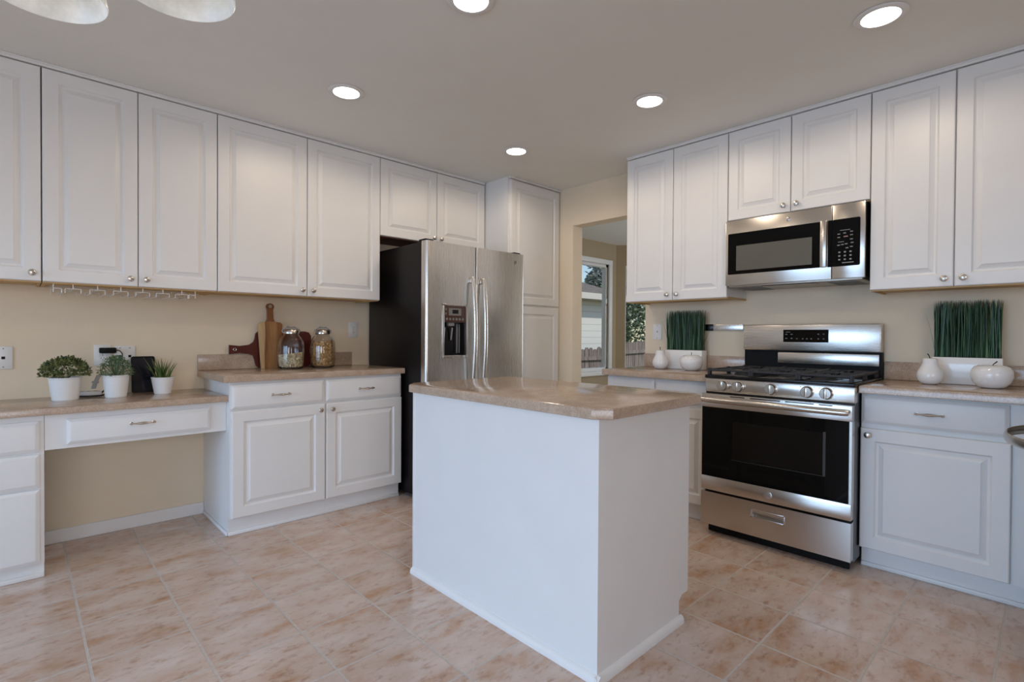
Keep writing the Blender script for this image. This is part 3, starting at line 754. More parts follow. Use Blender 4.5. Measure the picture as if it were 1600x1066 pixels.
b = B(); b.box(0.533, 0.566, -0.022, -0.006, 0.066, 0.321, 0.005); b.box(0.537, 0.562, -0.008, 0.001, 0.08, 0.1, 0.002); b.box(0.537, 0.562, -0.008, 0.001, 0.288, 0.308, 0.002); lo('handle', b, STEELD, dm, 40)
b = B(); b.box(0.566, gx-0.001, -0.0012, 0.002, 0.066, 0.321); lo('panel_edge', b, GLASSBLK, dm, 0)
b = B(); b.prism(rrect(gx+0.001, 0.7185, 0.066, 0.321, 0.008), -0.0012, 0.002, axis='y'); kp = lo('keypad', b, GLASSBLK, pm, 0)
b = B(); y0, y1 = -0.0018, -0.001
b.box(0.625, 0.672, y0, y1, 0.258, 0.261)
for x, z in ((0.613, 0.238), (0.64, 0.241), (0.672, 0.246), (0.613, 0.220), (0.672, 0.228), (0.672, 0.205), (0.675, 0.186), (0.612, 0.178), (0.63, 0.180), (0.648, 0.182), (0.672, 0.165), (0.652, 0.160)):
    b.box(x, x+0.013, y0, y1, z, z+0.005)
b.box(0.616, 0.644, y0, y1, 0.196, 0.199)
b.box(0.636, 0.690, y0, y1, 0.082, 0.087); 
for r_ in range(3):
    for c_ in range(3): b.box(0.618+c_*0.026, 0.628+c_*0.026, y0, y1, 0.098+r_*0.02, 0.106+r_*0.02)
lo('key_marks', b, MARK, kp, 0)
b = B(); b.box(0.642, 0.662, y0, y1, 0.222, 0.227); lo('stop_mark', b, plain('reddish_mark', (0.4, 0.22, 0.20), 0.5), kp, 0)
emblem(dm, T(1.4345-1.070, 0, 0.362) @ FRONT, 0.0125, STEEL, DIM)
b = B(); b.box(0.015, W-0.012, 0.012, 0.33, -0.010, 0.004, 0.003); bt = lo('bottom_plate', b, stainless('bottom_metal', (2, 60, 60), (0.40, 0.36, 0.31), 0.4), t)
b = B(); b.box(0.205, 0.50, 0.035, 0.10, -0.0125, -0.0095); lo('lamp_lens', b, GLASSBLK, bt, 0)
for x0, x1 in ((0.05, 0.185), (0.555, 0.69)):
    b = B()
    b.box(x0, x1, 0.06, 0.062, -0.0135, -0.0095); b.box(x0, x1, 0.298, 0.30, -0.0135, -0.0095)
    for k in range(14): b.box(x0+k*(x1-x0)/13.5, x0+k*(x1-x0)/13.5+0.004, 0.06, 0.30, -0.013, -0.0095)
    lo('vent_filter', b, GREYP, bt, 0)

# ------------------------------------------------------------------ dishwasher round the right corner (only its bowed handle shows)
t = thing('dishwasher', 'dishwasher at the right photo edge, only its curved grey handle showing', 'dishwasher', (2.68, 0.03, 0))
b = B(); b.box(2.37, 2.985, -0.55, 0.008, 0.10, 0.872); b.box(2.40, 2.96, -0.5, -0.05, 0, 0.10); obj('body', b, BLACKM, t, 0)
b = B(); b.box(2.372, 2.983, 0.008, 0.030, 0.11, 0.872, 0.003); d = obj('door', b, STEELV, t, 30)
b = B(); n = 17; pts = []
for i in range(n):
    u = i/(n-1)*2-1; pts.append((2.66+u*0.27, 0.034+0.088*(1-abs(u)**2.2), 0.792))
b.tube(pts, 0.0075, 12, flat=2.3); obj('handle', b, NICKEL, d, 40)
o = obj('countertop', slab([(2.30, -0.60), (2.985, -0.60), (2.985, 0.034), (2.30, 0.034)], 0.8755, 0.914), LAM, None, 30)
tag(recenter(o), 'tan laminate countertop over the dishwasher, beyond the right photo edge', 'countertop')

# ------------------------------------------------------------------ recessed ceiling lights
def can_light(label, x, y):
    t = thing('recessed_light', label, 'ceiling light', (x, y, ZC), 0, 'recessed ceiling lights')
    b = B(); b.lathe([(0.069, -0.0015), (0.092, -0.0015), (0.094, -0.003), (0.09, -0.007), (0.075, -0.009), (0.068, -0.007)], 40); obj('trim_ring', b, TRIMW, t, 40, world=False)
    b = B(); b.lathe([(0.070, -0.0035), (0.068, -0.0075), (0.0, -0.0085)], 36); obj('lens', b, LENS, t, 40, world=False)
    l = bpy.data.lights.new('can_lamp', 'SPOT'); l.energy = 12.8; l.color = (1.0, 0.811, 0.62); l.spot_size = R(177); l.spot_blend = 0.35; l.shadow_soft_size = 0.07
    lo_ = bpy.data.objects.new('can_lamp', l); COL.objects.link(lo_); lo_.parent = t; lo_.location = (0, 0, -0.02)
for lab, x, y in (('lit recessed ceiling light in front of the wide left wall cabinet', 1.286, 2.655), ('lit recessed ceiling light above the range end of the island', 2.544, 1.572),
                  ('small-looking lit recessed ceiling light nearest the pantry', 2.559, 2.652), ('lit recessed ceiling light nearest the right photo edge', 2.542, 0.506),
                  ('lit recessed ceiling light cut off by the top photo edge', 1.282, 1.588)):
    can_light(lab, x, y)

# ------------------------------------------------------------------ chandelier (two of its glass shades dip into the picture)
cz = 1.815
t = thing('chandelier', 'chandelier with lit white alabaster glass shades at the top left', 'chandelier', (0.0, 1.13, ZC))
b = B(); b.lathe([(0.0, -0.0), (0.065, -0.0), (0.062, -0.015), (0.03, -0.03), (0.0, -0.032)], 28); obj('canopy', b, NICKEL, t, 40, world=False)
b = B(); b.tube([(0, 0, -0.03), (0, 0, cz+0.17-ZC)], 0.007, 10); b.lathe([(0, 0.12), (0.02, 0.11), (0.028, 0.05), (0.018, -0.02), (0.0, -0.04)], 20, (0, 0, cz+0.10-ZC)); obj('stem', b, NICKEL, t, 40, world=False)
a0 = math.atan2(1.351-1.13, 0.037)
for k in range(5):
    a = a0 - k*2*PI/5; r_ = 0.223; x, y = r_*math.cos(a), r_*math.sin(a)
    b = B(); b.tube([(0, 0, cz+0.12-ZC), (x*0.35, y*0.35, cz+0.09-ZC), (x*0.7, y*0.7, cz+0.12-ZC), (x, y, cz+0.135-ZC), (x, y, cz+0.09-ZC)], 0.006, 10); obj('arm', b, NICKEL, t, 40, world=False)
    b = B(); b.lathe([(0.018, 0.098), (0.03, 0.09), (0.06, 0.066), (0.085, 0.03), (0.098, 0.0), (0.100, -0.012), (0.0985, -0.015), (0.096, -0.012), (0.092, 0.0), (0.08, 0.028), (0.056, 0.060), (0.028, 0.083), (0.012, 0.09)], 40, (x, y, cz-ZC)); obj('shade', b, ALAB, t, 50, world=False)
    b = B(); b.lathe([(0.0, 0.07), (0.012, 0.068), (0.014, 0.05), (0.022, 0.03), (0.016, 0.014), (0.0, 0.010)], 16, (x, y, cz-ZC)); obj('bulb', b, emit('bulb_glow', (1, 0.95, 0.86), 1.3) if k == 0 else bpy.data.materials['bulb_glow'], t, 50, world=False)

# ------------------------------------------------------------------ potted plants on the desk
def pot(t, r0, r1, h, ribs=5):
    b = B(); prof = [(r0*0.94, 0.0), (r0, 0.004)]
    n = ribs*6
    for i in range(n+1):
        u = i/n; rr = r0+(r1-r0)*u; prof.append((rr*(1+0.010*(math.cos(2*PI*u*ribs) > 0.6)), 0.006+(h-0.012)*u))
    prof += [(r1*1.03, h-0.005), (r1*1.03, h), (r1*0.97, h), (r1*0.95, h-0.02), (0, h-0.02)]
    b.lathe(prof, 40); obj('pot', b, POTW, t, 45, world=False)
    b = B(); b.lathe([(r1*0.955, h-0.021), (r1*0.955, h-0.012), (r1*0.5, h-0.006), (0, h-0.004)], 24); obj('soil', b, SOIL, t, 40, world=False)
def leaf(b, p, d, up, L, w_, curl=0.25):
    d = d.normalized(); s_ = d.cross(up).normalized(); n = s_.cross(d)
    pts = [p, p+d*L*0.35+s_*w_, p+d*L*0.75+s_*w_*0.7+n*L*curl*0.3, p+d*L+n*L*curl*0.1, p+d*L*0.75-s_*w_*0.7+n*L*curl*0.3, p+d*L*0.35-s_*w_]
    m = p+d*L*0.5-n*L*0.08
    vs = [b.bm.verts.new(q) for q in pts]; c_ = b.bm.verts.new(m)
    for i in range(6): b.bm.faces.new((vs[i], vs[(i+1) % 6], c_))
def rnd(a, b_): return random.uniform(a, b_)
t = thing('potted_plant', 'broad bushy round-leaved plant in white pot, leftmost on the desk', 'plant', (0.176, 3.525, 0.80)); pot(t, 0.054, 0.067, 0.118)
b = B()
for i in range(680):
    a = rnd(0, 2*PI); e = rnd(-0.25, 1.45); rr = rnd(0.70, 1.0)
    c_ = Vector((math.cos(a)*math.cos(e)*0.102, math.sin(a)*math.cos(e)*0.085, max(math.sin(e), -0.12)*0.085))*rr + Vector((0, 0, 0.135))
    d = (c_-Vector((0, 0, 0.10))+Vector((rnd(-.05, .05), rnd(-.05, .05), rnd(-.04, .05))))
    leaf(b, c_, d, Vector((rnd(-1, 1), rnd(-1, 1), 1)), rnd(0.012, 0.020), rnd(0.005, 0.0085))
for i in range(60):
    a = rnd(0, 2*PI); b.tube([(0, 0, 0.10), (0.03*math.cos(a), 0.03*math.sin(a), 0.13), (0.085*math.cos(a), 0.07*math.sin(a), rnd(0.12, 0.2))], 0.0009, 4)
obj('foliage', b, LEAF1, t, 0, world=False)
t = thing('potted_plant', 'fine-leaved dome-shaped green plant in white pot, middle of the three on the desk', 'plant', (0.385, 3.520, 0.80)); pot(t, 0.048, 0.060, 0.121)
b = B()
for i in range(900):
    a = rnd(0, 2*PI); e = rnd(-0.2, 1.5); rr = rnd(0.75, 1.0)
    c_ = Vector((math.cos(a)*math.cos(e)*0.080, math.sin(a)*math.cos(e)*0.075, max(math.sin(e), -0.10)*0.095))*rr + Vector((0, 0, 0.128))
    d = Vector((rnd(-1, 1), rnd(-1, 1), rnd(-0.3, 1)))
    leaf(b, c_, d, Vector((rnd(-1, 1), rnd(-1, 1), 1)), rnd(0.008, 0.015), rnd(0.002, 0.0035))
for i in range(90):
    a = rnd(0, 2*PI); e = rnd(0, 1.5); q = Vector((math.cos(a)*math.cos(e)*0.084, math.sin(a)*math.cos(e)*0.08, math.sin(e)*0.10+0.128))
    b.tube([(0, 0, 0.105), tuple(q*0.6+Vector((0, 0, 0.05))), tuple(q)], 0.0008, 4)
obj('foliage', b, LEAF2, t, 0, world=False)
t = thing('potted_plant', 'small spiky grass-like plant in white pot beside the black tablet', 'plant', (0.605, 3.556, 0.80)); pot(t, 0.042, 0.056, 0.096)
def blade(b, base, top, w_, bend=Vector((0, 0, 0)), n=5, pw=2.2):
    d = (top-base); s_ = Vector((-d.y, d.x, 0))
    if s_.length < 1e-4: s_ = Vector((1, 0, 0))
    a = rnd(0, PI); s_ = Vector((math.cos(a), math.sin(a), 0)); q = Vector((-s_.y, s_.x, 0))
    rows = []
    for i in range(n+1):
        u = i/n; p = base+d*u+bend*(u*u); ww = w_*(1-u**pw)+0.0003
        rows.append((b.bm.verts.new(p-s_*ww+q*ww*0.4), b.bm.verts.new(p), b.bm.verts.new(p+s_*ww+q*ww*0.4)))
    for r0, r1 in zip(rows, rows[1:]):
        b.bm.faces.new((r0[0], r0[1], r1[1], r1[0])); b.bm.faces.new((r0[1], r0[2], r1[2], r1[1]))
b = B()
for i in range(52):
    a = rnd(0, 2*PI); r_ = rnd(0, 0.035); h = rnd(0.07, 0.135)
    base = Vector((r_*math.cos(a), r_*math.sin(a), 0.084)); o_ = rnd(0.2, 0.75)
    blade(b, base, base+Vector((math.cos(a)*o_*0.07, math.sin(a)*o_*0.06, h)), 0.0042, Vector((math.cos(a)*0.015, math.sin(a)*0.015, -0.008)))
for a in (3.5, 2.9, 0.2): blade(b, Vector((0, 0, 0.085)), Vector((0.05*math.cos(a), 0.02*math.sin(a), 0.135)), 0.0025, Vector((0.05*math.cos(a), 0, -0.03)))
obj('foliage', b, LEAF3, t, 0, world=False)

# tablet, power strip, cords, plug
t = thing('tablet', 'black tablet computer standing upright against the wall on the desk', 'tablet', (0.535, 3.70, 0.80))
TM = T(0.535, 3.690, 0.80) @ RX(-0.16)
b = B(); b.prism(rrect(-0.058, 0.058, 0, 0.214, 0.012), 0, 0.010, axis='y', M=TM); obj('body', b, BLACK, t, 40)
b = B(); b.box(-0.05, 0.05, -0.0008, 0.0005, 0.012, 0.202, M=TM); obj('screen', b, plain('dark_screen', (0.006, 0.008, 0.016), 0.08), t, 0)
t = thing('power_strip', 'white power strip lying behind the left and middle plant pots', 'power strip', (0.285, 3.655, 0.80))
b = B(); b.box(0.225, 0.335, 3.632, 3.676, 0.8005, 0.828, 0.006, M=Matrix.Identity(4)); obj('body', b, PLASTICW, t, 40)
b = B()
for x in (0.25, 0.28, 0.31): b.box(x-0.008, x+0.008, 3.648, 3.662, 0.8275, 0.829)
obj('socket', b, GREYP, t, 0)
o = obj('cord', B().tube([(0.335, 3.655, 0.815), (0.36, 3.66, 0.84), (0.40, 3.68, 0.848), (0.43, 3.70, 0.825), (0.455, 3.725, 0.85), (0.462, 3.735, 0.86)], 0.004, 8), CORD, t, 60)
o = obj('cord', B().tube([(0.24, 3.62, 0.806), (0.28, 3.60, 0.805), (0.33, 3.595, 0.806), (0.36, 3.63, 0.812), (0.42, 3.66, 0.806), (0.45, 3.69, 0.806)], 0.004, 8), CORD, t, 60)
b = B()
for k in range(5): b.tube([(0.293+k*0.004, 3.66, 0.84), (0.300+k*0.004, 3.665, 0.87), (0.314+k*0.004, 3.67, 0.905), (0.318+k*0.004, 3.672, 0.915)], 0.0026, 6)
b.torus(0.014, 0.003, 16, 6, M=T(0.309, 3.662, 0.875) @ RX(0.3))
o = obj('coiled_cable', b, plain('clear_cable', (0.42, 0.42, 0.40), 0.25), None, 60); tag(recenter(o), 'bundle of coiled clear grey cable between left and middle pots', 'cable')
t = thing('plug_adapter', 'black plug-in charger in the outlet above the middle plant', 'charger', (0.37, YL-0.03, 1.04))
b = B(); b.box(0.332, 0.409, YL-0.048, YL-0.007, 1.033, 1.064, 0.006); obj('body', b, BLACKM, t, 40)
b = B(); b.tube([(0.405, YL-0.03, 1.05), (0.424, YL-0.035, 1.047), (0.436, YL-0.035, 1.03), (0.438, YL-0.035, 0.98), (0.442, YL-0.02, 0.92), (0.444, YL-0.01, 0.87)], 0.0028, 8); obj('cord', b, CORD, t, 60)

# ------------------------------------------------------------------ wall plates (local: x along the wall, facing -y)
def plate(label, loc, rotz, w_, h, cat='outlet', gangs=('duplex',), name='wall_outlet'):
    t = thing(name, label, cat, loc, rotz)
    b = B(); b.box(-w_/2, w_/2, -0.006, 0, 0, h, 0.0025); obj('cover_plate', b, PLASTICW, t, 40, world=False)
    n = len(gangs)
    for i, g in enumerate(gangs):
        cx = (i-(n-1)/2)*0.046; cz_ = h/2
        if g == 'duplex':
            b = B(); b.prism(rrect(cx-0.0165, cx+0.0165, cz_-0.034, cz_+0.034, 0.005), -0.0085, -0.005, axis='y'); rc = obj('receptacle', b, PLASTICW, t, 40, world=False)
            b = B()
            for dz in (-0.019, 0.019):
                b.box(cx-0.0075, cx-0.0055, -0.0092, -0.008, cz_+dz-0.003, cz_+dz+0.006); b.box(cx+0.0055, cx+0.0075, -0.0092, -0.008, cz_+dz-0.003, cz_+dz+0.006); b.lathe([(0.0025, 0), (0.0025, 0.001), (0, 0.001)], 10, M=T(cx, -0.008, cz_+dz-0.009) @ FRONT)
            obj('slots', b, BLACKM, rc, 0, world=False)
        elif g == 'jack':
            b = B(); b.box(cx-0.007, cx+0.007, -0.0065, -0.005, cz_-0.007, cz_+0.007); obj('jack_port', b, BLACKM, t, 0, world=False)
        elif g == 'toggle':
            b = B(); b.box(cx-0.0045, cx+0.0045, -0.016, -0.005, cz_-0.004, cz_+0.012, 0.002); obj('toggle', b, PLASTICW, t, 40, world=False)
        for dz in (h*0.40, -h*0.40) if g != 'duplex' else (0,):
            b = B(); b.lathe([(0.0035, 0), (0.003, 0.001), (0, 0.0012)], 12, M=T(cx, -0.006 if g != 'duplex' else -0.0085, cz_+dz) @ FRONT); obj('screw', b, GREYP, t, 40, world=False)
    return t
plate('white duplex outlet beside the refrigerator above the backsplash', (1.879, YL, 1.124), 0, 0.072, 0.118)
plate('white telephone jack plate at the left photo edge', (-0.055, YL, 0.957), 0, 0.072, 0.118, 'wall plate', ('jack',), 'phone_jack_plate')
plate('white outlet plate holding the black charger above the desk', (0.349, YL, 0.963), 0, 0.078, 0.118)
plate('white cable jack plate between charger and tablet', (0.452, YL, 0.953), 0, 0.098, 0.120, 'wall plate', ('jack', 'jack'), 'data_jack_plate')
plate('white light switch plate beside the doorway left of the grass planter', (XR, 2.108, 1.122), RZR, 0.076, 0.118, 'switch', ('toggle',), 'light_switch')

# ------------------------------------------------------------------ wire stemware rack under the wall cabinet
t = thing('stemware_rack', 'white wire stemware rack under the wall cabinet above the plants', 'rack', (0.45, 3.55, ZUB))
zt = ZUB+0.0085
xs = [0.128, 0.203, 0.300, 0.397, 0.493, 0.585, 0.675, 0.742]
for i, x in enumerate(xs):
    b = B(); hw = 0.031
    for y in (3.43, 3.70):
        L_ = -hw if i > 0 else 0.0; R_ = hw if i < len(xs)-1 else 0.0
        b.tube([(x, y, zt), (x, y, ZUB-0.022)], 0.0021, 6)
        b.tube([(x+L_, y, ZUB-0.042), (x+L_, y, ZUB-0.024), (x+L_*0.9, y, ZUB-0.022), (x+R_*0.9, y, ZUB-0.022), (x+R_, y, ZUB-0.024), (x+R_, y, ZUB-0.042)], 0.0021, 6)
    for s_ in ((-hw,) if i > 0 else ()) + ((hw,) if i < len(xs)-1 else ()):
        b.tube([(x+s_, 3.43, ZUB-0.042), (x+s_, 3.70, ZUB-0.042)], 0.0021, 6)
    b.tube([(x, 3.43, ZUB-0.022), (x, 3.70, ZUB-0.022)], 0.0021, 6)
    obj('hanger_rail', b, WIRE, t, 60)
b = B()
for y in (3.43, 3.70): b.tube([(xs[0]-0.01, y, zt-0.0015), (xs[-1]+0.01, y, zt-0.0015)], 0.0021, 6)
obj('cross_wire', b, WIRE, t, 60)

# ------------------------------------------------------------------ cutting boards and jars on the left countertop
def rounded_board(w_, h, r, n=5): return rrect(-w_/2, w_/2, 0, h, r, n)
# upright acacia paddle, leaning back on the wall
AM = T(1.246, 3.674, 0.9145) @ RX(-0.055)
t = thing('cutting_board', 'upright striped acacia paddle cutting board leaning behind the left jar', 'cutting board', (1.25, 3.66, 0.9145))
hw = 0.078
prof = [(-hw*0.82, 0), (hw*0.82, 0), (hw, 0.26), (hw+0.0, 0.30), (hw-0.012, 0.312), (0.028, 0.318), (0.020, 0.335), (0.0185, 0.40), (0.024, 0.415), (0.024, 0.428), (0.014, 0.440), (0, 0.443),
        (-0.014, 0.440), (-0.024, 0.428), (-0.024, 0.415), (-0.0185, 0.40), (-0.020, 0.335), (-0.028, 0.318), (-hw+0.012, 0.312), (-hw, 0.30), (-hw, 0.26)]
b = B(); b.prism([p for p in prof], 0, 0.016, axis='y', M=AM); obj('board', b, ACACIA, t, 35)
b = B(); b.prism([(x*1.02, z) for x, z in prof if z > 0.316], -0.0008, 0.0168, axis='y', M=AM); hd = obj('handle', b, OAKH, t, 35)
b = B(); b.torus(0.009, 0.003, 20, 8, M=AM @ T(0, -0.001, 0.422) @ RX(PI/2)); b.lathe([(0.0085, 0), (0.0085, 0.0012), (0, 0.0012)], 20, M=AM @ T(0, -0.0006, 0.422) @ RX(PI/2)); obj('hanging_hole', b, plain('hole_rim', (0.42, 0.33, 0.25), 0.5), hd, 40)
# dark red paddle lying on its long side behind
t = thing('cutting_board', 'dark red paddle board on its side, handle pointing left over the backsplash', 'cutting board', (1.27, 3.71, 0.9145))
RM = T(0, 3.713, 0.9150) @ RX(-0.02)
prof = [(0.997, 0.100), (0.997, 0.160), (1.06, 0.152), (1.12, 0.160), (1.145, 0.178), (1.155, 0.205), (1.160, 0.235), (1.175, 0.250), (1.21, 0.252), (1.49, 0.252), (1.52, 0.245), (1.535, 0.22), (1.538, 0.13), (1.535, 0.03), (1.52, 0.006), (1.49, 0.0), (1.21, 0.0), (1.175, 0.004), (1.160, 0.02), (1.152, 0.06), (1.142, 0.088), (1.11, 0.100), (1.06, 0.106)]
b = B(); b.prism(prof, 0, 0.015, axis='y', M=RM); obj('board', b, RED, t, 35)
b = B(); b.torus(0.009, 0.0028, 20, 8, M=RM @ T(1.030, -0.0006, 0.130) @ RX(PI/2)); obj('hanging_ring', b, CHROME, t, 50)

def jar(label, x, y, h, r):
    t = thing('glass_jar', label, 'jar', (x, y, 0.9145))
    def wob(a, z): return 0.012*math.cos(a*20) if 0.02 < z < h*0.83 else 0
    s_ = h/0.25
    prof = [(r*0.80, 0.0), (r*0.90, 0.004), (r*0.955, 0.016), (r*0.99, 0.06), (r, 0.11*s_), (r*0.99, 0.15*s_), (r*0.94, 0.19*s_), (r*0.79, 0.222*s_), (r*0.58, 0.24*s_), (r*0.54, 0.25*s_),
            (r*0.51, 0.25*s_), (r*0.55, 0.238*s_), (r*0.75, 0.219*s_), (r*0.90, 0.187*s_), (r*0.95, 0.149*s_), (r*0.96, 0.11*s_), (r*0.95, 0.06), (r*0.91, 0.018), (r*0.84, 0.009), (0, 0.008)]
    b = B(); b.lathe(prof, 120, wob=wob); obj('body', b, JAR, t, 60, world=False)
    z = 0.25*s_
    b = B(); b.lathe([(r*0.50, z-0.002), (r*0.56, z-0.002), (r*0.60, z+0.002), (r*0.60, z+0.022), (r*0.54, z+0.029), (r*0.28, z+0.034), (0, z+0.035)], 40); ld = obj('lid', b, NICKEL, t, 40, world=False)
    b = B()
    for sx in (-1, 1):
        b.tube([(sx*r*0.58, 0, z+0.006), (sx*r*0.70, 0, z+0.016), (sx*r*0.68, 0, z+0.026), (sx*r*0.50, 0, z+0.034), (sx*r*0.32, 0, z+0.044)], 0.0035, 8)
        b.sphere(0.007, T(sx*r*0.24, 0, z+0.046), 12, 8)
    b.tube([(-r*0.24, 0, z+0.044), (r*0.24, 0, z+0.044)], 0.004, 8)
    obj('clamp_handle', b, GREYP, ld, 50, world=False)
    return t
RJ = 0.085
jar('ribbed glass jar half filled with pale dried beans', 1.338, 3.570, 0.235, RJ)
jar('ribbed glass jar nearly full of ring-shaped cereal', 1.560, 3.575, 0.235, RJ)
def inner_r(z, r): 
    zz = z/0.94
    pts = [(0.009, 0.83), (0.018, 0.90), (0.06, 0.935), (0.11, 0.945), (0.15, 0.925), (0.187, 0.855), (0.22, 0.72)]
    for (a, ra), (b_, rb) in zip(pts, pts[1:]):
        if zz <= b_: return r*(ra+(rb-ra)*(zz-a)/(b_-a))
    return r*0.7
def fill(name, label, x, y, h, item, count, mat, size, slope):
    b = B()
    core = [(inner_r(0.011, RJ)-size*1.6, 0.011)]+[(inner_r(z, RJ)-size*2.6, z) for z in [h*k/8 for k in range(1, 8)]]+[(0.0, h*0.90)]
    b.lathe(core, 24)
    for i in range(count):
        a = rnd(0, 2*PI)
        if i % 4: 
            z = rnd(0.011+size*0.4, h+slope*math.cos(a+0.6)); rr = inner_r(min(z, 0.2), RJ)-size*rnd(0.9, 2.5)
        else:
            rr = (inner_r(h, RJ)-size)*math.sqrt(rnd(0, 1)); z = h+slope*math.cos(a+0.6)*rr/RJ-size*rnd(0, 1)
        z = max(z, 0.011+size*0.5)
        M = T(rr*math.cos(a), rr*math.sin(a), z) @ Matrix.Rotation(rnd(0, 6.3), 4, Vector((rnd(-1, 1), rnd(-1, 1), rnd(-1, 1))).normalized())
        if item == 'ring': b.torus(size*0.62, size*0.30, 8, 5, M=M)
        else: b.lathe([(0, -size), (size*0.45, -size*0.72), (size*0.62, 0), (size*0.45, size*0.72), (0, size)], 7, M=M)
    o = obj(name, b, mat, None, 60); o.location = (x, y, 0.9145)
    tag(o, label, 'food', kind='stuff')
fill('dried_beans', 'pale cream dried beans filling the lower half of the left jar', 1.338, 3.570, 0.098, 'bean', 1700, BEANS, 0.0062, 0.010)
fill('ring_cereal', 'golden oat ring cereal filling the right jar', 1.560, 3.575, 0.178, 'ring', 2000, CEREAL, 0.0085, 0.010)

# ------------------------------------------------------------------ grass planters, ceramic pears and apples
def grass_planter(label, x, y, Wp, depth, hb, hg, seed, strays):
    random.seed(seed)
    t = thing('grass_planter', label, 'plant', (x, y, 0.9145), RZR)
    b = B(); b.box(-Wp/2, Wp/2, -depth/2, depth/2, 0, hb, 0.003); obj('planter_box', b, CERAMIC, t, 40, world=False)
    b = B(); b.box(-Wp/2+0.006, Wp/2-0.006, -depth/2+0.006, depth/2-0.006, hb-0.004, hb+0.002); obj('moss', b, SOIL, t, 0, world=False)
    b = B()
    n = int(Wp/0.27*430)
    for i in range(n):
        px = rnd(-Wp/2+0.008, Wp/2-0.008); py = rnd(-depth/2+0.007, depth/2-0.007)
        blade(b, Vector((px, py, hb)), Vector((px+rnd(-0.014, 0.014), py+rnd(-0.01, 0.01), hb+hg-abs(random.gauss(0, 0.012)))), rnd(0.0016, 0.0028), Vector((rnd(-0.006, 0.006), 0, 0)), 5, 9.0)
    for sx, d in strays:
        blade(b, Vector((sx*(Wp/2-0.01), 0, hb)), Vector((sx*(Wp/2+0.015), -0.01, hb+hg*0.85)), 0.0012, Vector((sx*d, 0, -0.03)), 10)
    obj('grass', b, GRASS, t, 0, world=False)
grass_planter('narrower planter of dark green grass left of the range', 3.475, 1.835, 0.283, 0.075, 0.136, 0.288, 3, ((-1, 0.03), (1, 0.10)))
grass_planter('wider planter of dark green grass right of the range', 3.475, 0.308, 0.268, 0.075, 0.136, 0.292, 5, ((-1, 0.015),))
def pear(label, x, y, s_):
    t = thing('ceramic_pear', label, 'ornament', (x, y, 0.9145))
    b = B(); pts = [(0.0, 0), (0.028, 0.0), (0.040, 0.006), (0.052, 0.022), (0.0565, 0.042), (0.053, 0.062), (0.044, 0.082), (0.036, 0.098), (0.033, 0.112), (0.033, 0.124), (0.029, 0.132), (0.018, 0.134), (0.008, 0.131), (0, 0.129)]
    b.lathe([(r*s_, z*s_) for r, z in pts], 40); obj('body', b, CERAMIC, t, 60, world=False)
    b = B(); b.tube([(0, 0, 0.128*s_), (0.004, 0.004, 0.145*s_), (0.016, 0.012, 0.155*s_)], [0.0025, 0.002, 0.003], 8); obj('stem', b, STEM, t, 60, world=False)
def apple(label, x, y, s_, tilt):
    t = thing('ceramic_apple', label, 'ornament', (x, y, 0.9145))
    b = B(); pts = [(0.0, 0.002), (0.036, 0.0), (0.052, 0.007), (0.068, 0.026), (0.077, 0.052), (0.076, 0.078), (0.066, 0.097), (0.048, 0.107), (0.030, 0.107), (0.014, 0.101), (0.0, 0.094)]
    b.lathe([(r*s_, z*s_) for r, z in pts], 44); obj('body', b, CERAMIC, t, 60, world=False)
    b = B(); b.tube([(0, 0, 0.094*s_), (tilt*0.01, tilt*0.006, 0.112*s_), (tilt*0.034, tilt*0.02, 0.126*s_)], [0.0022, 0.0018, 0.0026], 8); obj('stem', b, STEM, t, 60, world=False)
pear('white ceramic pear beside the narrow grass planter left of the range', 3.365, 1.972, 1.0)
apple('white ceramic apple in front of the grass planter left of the range', 3.355, 1.728, 0.98, -0.5)
pear('white ceramic pear in front of the grass planter right of the range', 3.345, 0.437, 0.98)
apple('white ceramic apple in front of the grass planter right of the range', 3.31, 0.205, 1.0, -1.0)

# magnetic knife strip on the wall behind the left planter
t = thing('knife_strip', 'stainless magnetic knife strip on the wall between grass planter and range', 'knife rack', (XR-0.02, 1.62, 1.191))
b = B(); b.box(XR-0.018, XR, 1.452, 1.82, 1.190, 1.234, 0.002); obj('bar', b, STEEL, t, 30)
b = B(); b.box(XR-0.022, XR-0.0175, 1.660, 1.82, 1.189, 1.235, 0.001); obj('black_section', b, BLACK, t, 30)

# ------------------------------------------------------------------ outdoors
struct('ground', B().box(-30, 60, 4.6, 60, -0.55, -0.42), GRASSG)
random.seed(11)
t = thing('neighbor_house', 'neighbouring house with pale lap siding seen through the dining window', 'house', (11.8, 14, -0.42))
b = B(); b.box(8.0, 15.6, 11.02, 17, -0.42, 2.40); obj('siding_wall', b, SIDING, t, 0)
b = B(); e0 = [(7.5, 10.55), (16.1, 10.55), (16.1, 17.45), (7.5, 17.45)]
b.rings([[(x, y, 2.44) for x, y in e0], [(x, y, 2.54) for x, y in e0], [(10.95, 13.99, 4.0), (12.65, 13.99, 4.0), (12.65, 14.01, 4.0), (10.95, 14.01, 4.0)]]); obj('roof', b, ROOF, t, 0)
b = B(); b.box(7.45, 16.15, 10.50, 10.56, 2.36, 2.56); b.box(16.09, 16.15, 10.56, 17.5, 2.36, 2.56); b.box(7.45, 16.09, 10.56, 11.02, 2.36, 2.39); obj('fascia', b, FASCIA, t, 0)
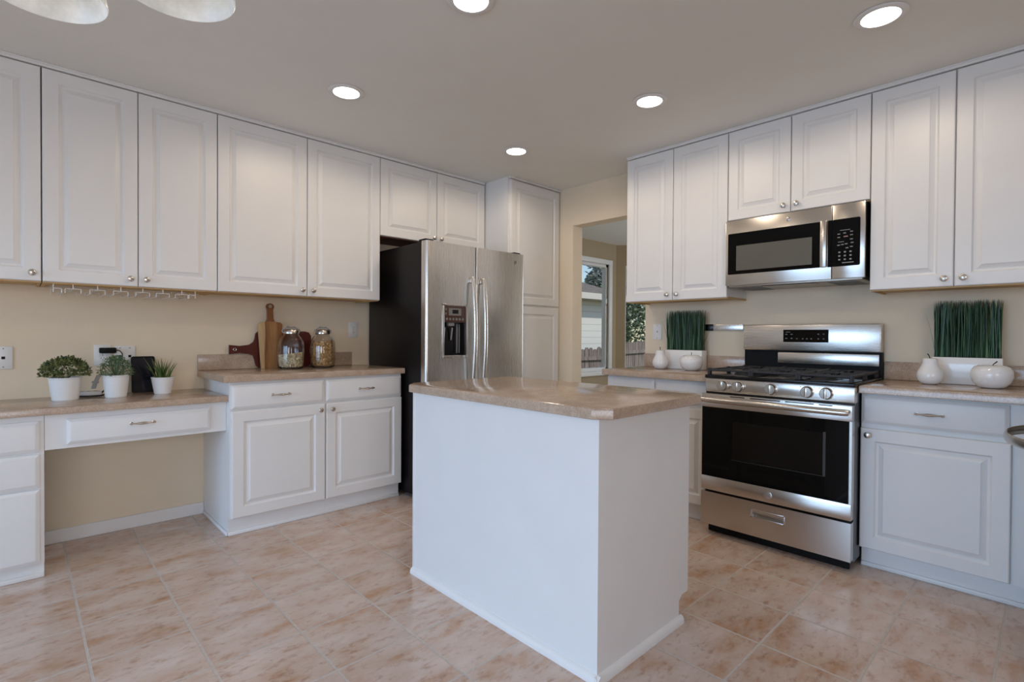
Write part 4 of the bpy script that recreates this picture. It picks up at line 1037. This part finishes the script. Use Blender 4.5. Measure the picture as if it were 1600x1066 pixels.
def fence_run(label, p0, p1, z0, h):
    p0, p1 = Vector(p0), Vector(p1); L = (p1-p0).length; a = math.atan2(p1.y-p0.y, p1.x-p0.x)
    t = thing('wooden_fence', label, 'fence', (p0.x, p0.y, z0), a)
    b = B(); n = int(L/0.15)
    for i in range(n):
        x = i*0.15; hh = h+rnd(-0.03, 0.03); b.prism([(x, 0), (x+0.138, 0), (x+0.138, hh-0.05), (x+0.10, hh), (x+0.038, hh), (x, hh-0.05)], 0, 0.02, axis='y')
    obj('picket', b, FENCE, t, 0, world=False)
    b = B()
    for z in (h*0.2, h*0.80): b.box(0, L, -0.05, 0.0, z-0.045, z+0.045)
    obj('rail', b, FENCE, t, 0, world=False)
fence_run('weathered picket fence in front of the pale neighbouring house', (8.2, 8.2, 0), (11.4, 7.9, 0), -0.42, 1.26)
fence_run('grey weathered fence seen low in the right dining window', (11.45, 7.9, 0), (18.0, 9.2, 0), -0.42, 1.42)
def tree(label, x, y, z0, trunk, blobs, mat, n, leafs):
    t = thing('tree', label, 'tree', (x, y, z0))
    b = B(); b.tube([(0, 0, 0), (0.05, 0.03, trunk*0.5), (0, 0, trunk)], [0.16, 0.12, 0.07], 10); obj('trunk', b, BARK, t, 50, world=False)
    b = B()
    for (cx, cy, cz_, r_) in blobs:
        for i in range(n):
            v = Vector((random.gauss(0, 1), random.gauss(0, 1), random.gauss(0, 1))).normalized()*r_*rnd(0.45, 1.0)
            leaf(b, Vector((cx, cy, cz_))+v, Vector((rnd(-1, 1), rnd(-1, 1), rnd(-1, 0.6))), Vector((rnd(-1, 1), rnd(-1, 1), 1)), rnd(0.6, 1.2)*leafs, rnd(0.25, 0.45)*leafs)
    obj('crown', b, mat, t, 0, world=False)
tree('tall grey-green tree rising behind the neighbouring roof', 27.6, 20, -0.42, 5.5, [(0, 0, 5.8, 1.35), (1.6, -0.4, 5.0, 1.7), (-0.8, 0.3, 5.0, 0.8), (2.2, 0, 6.6, 1.6), (0.8, 0, 7.2, 1.3), (2.0, 0, 3.8, 1.7)], TREED, 700, 0.28)
tree('leafy green tree behind the fence in the right dining window', 18.7, 12.6, -0.42, 2.5, [(0, 0, 2.4, 1.3), (0.9, 0.3, 3.4, 1.2), (-0.6, -0.2, 3.3, 1.1), (1.5, 0.2, 2.0, 1.2), (0.4, 0, 4.6, 1.2), (-0.9, 0, 1.7, 0.8), (1.8, 0, 4.6, 1.1)], TREEL, 700, 0.17)

# ------------------------------------------------------------------ shared groups of like things
GROUPS = {'wall_cabinet': 'white wall cabinets', 'base_cabinet': 'white base cabinets', 'countertop': 'tan laminate countertops', 'potted_plant': 'potted plants on the desk',
          'glass_jar': 'food jars on the countertop', 'cutting_board': 'cutting boards against the backsplash', 'grass_planter': 'grass planters beside the range',
          'ceramic_pear': 'white ceramic pears', 'ceramic_apple': 'white ceramic apples', 'wall_outlet': 'white wall outlets', 'wooden_fence': 'picket fences outside', 'tree': 'trees outside'}
for o in bpy.data.objects:
    if o.parent is None and o.name.split('.')[0] in GROUPS: o['group'] = GROUPS[o.name.split('.')[0]]
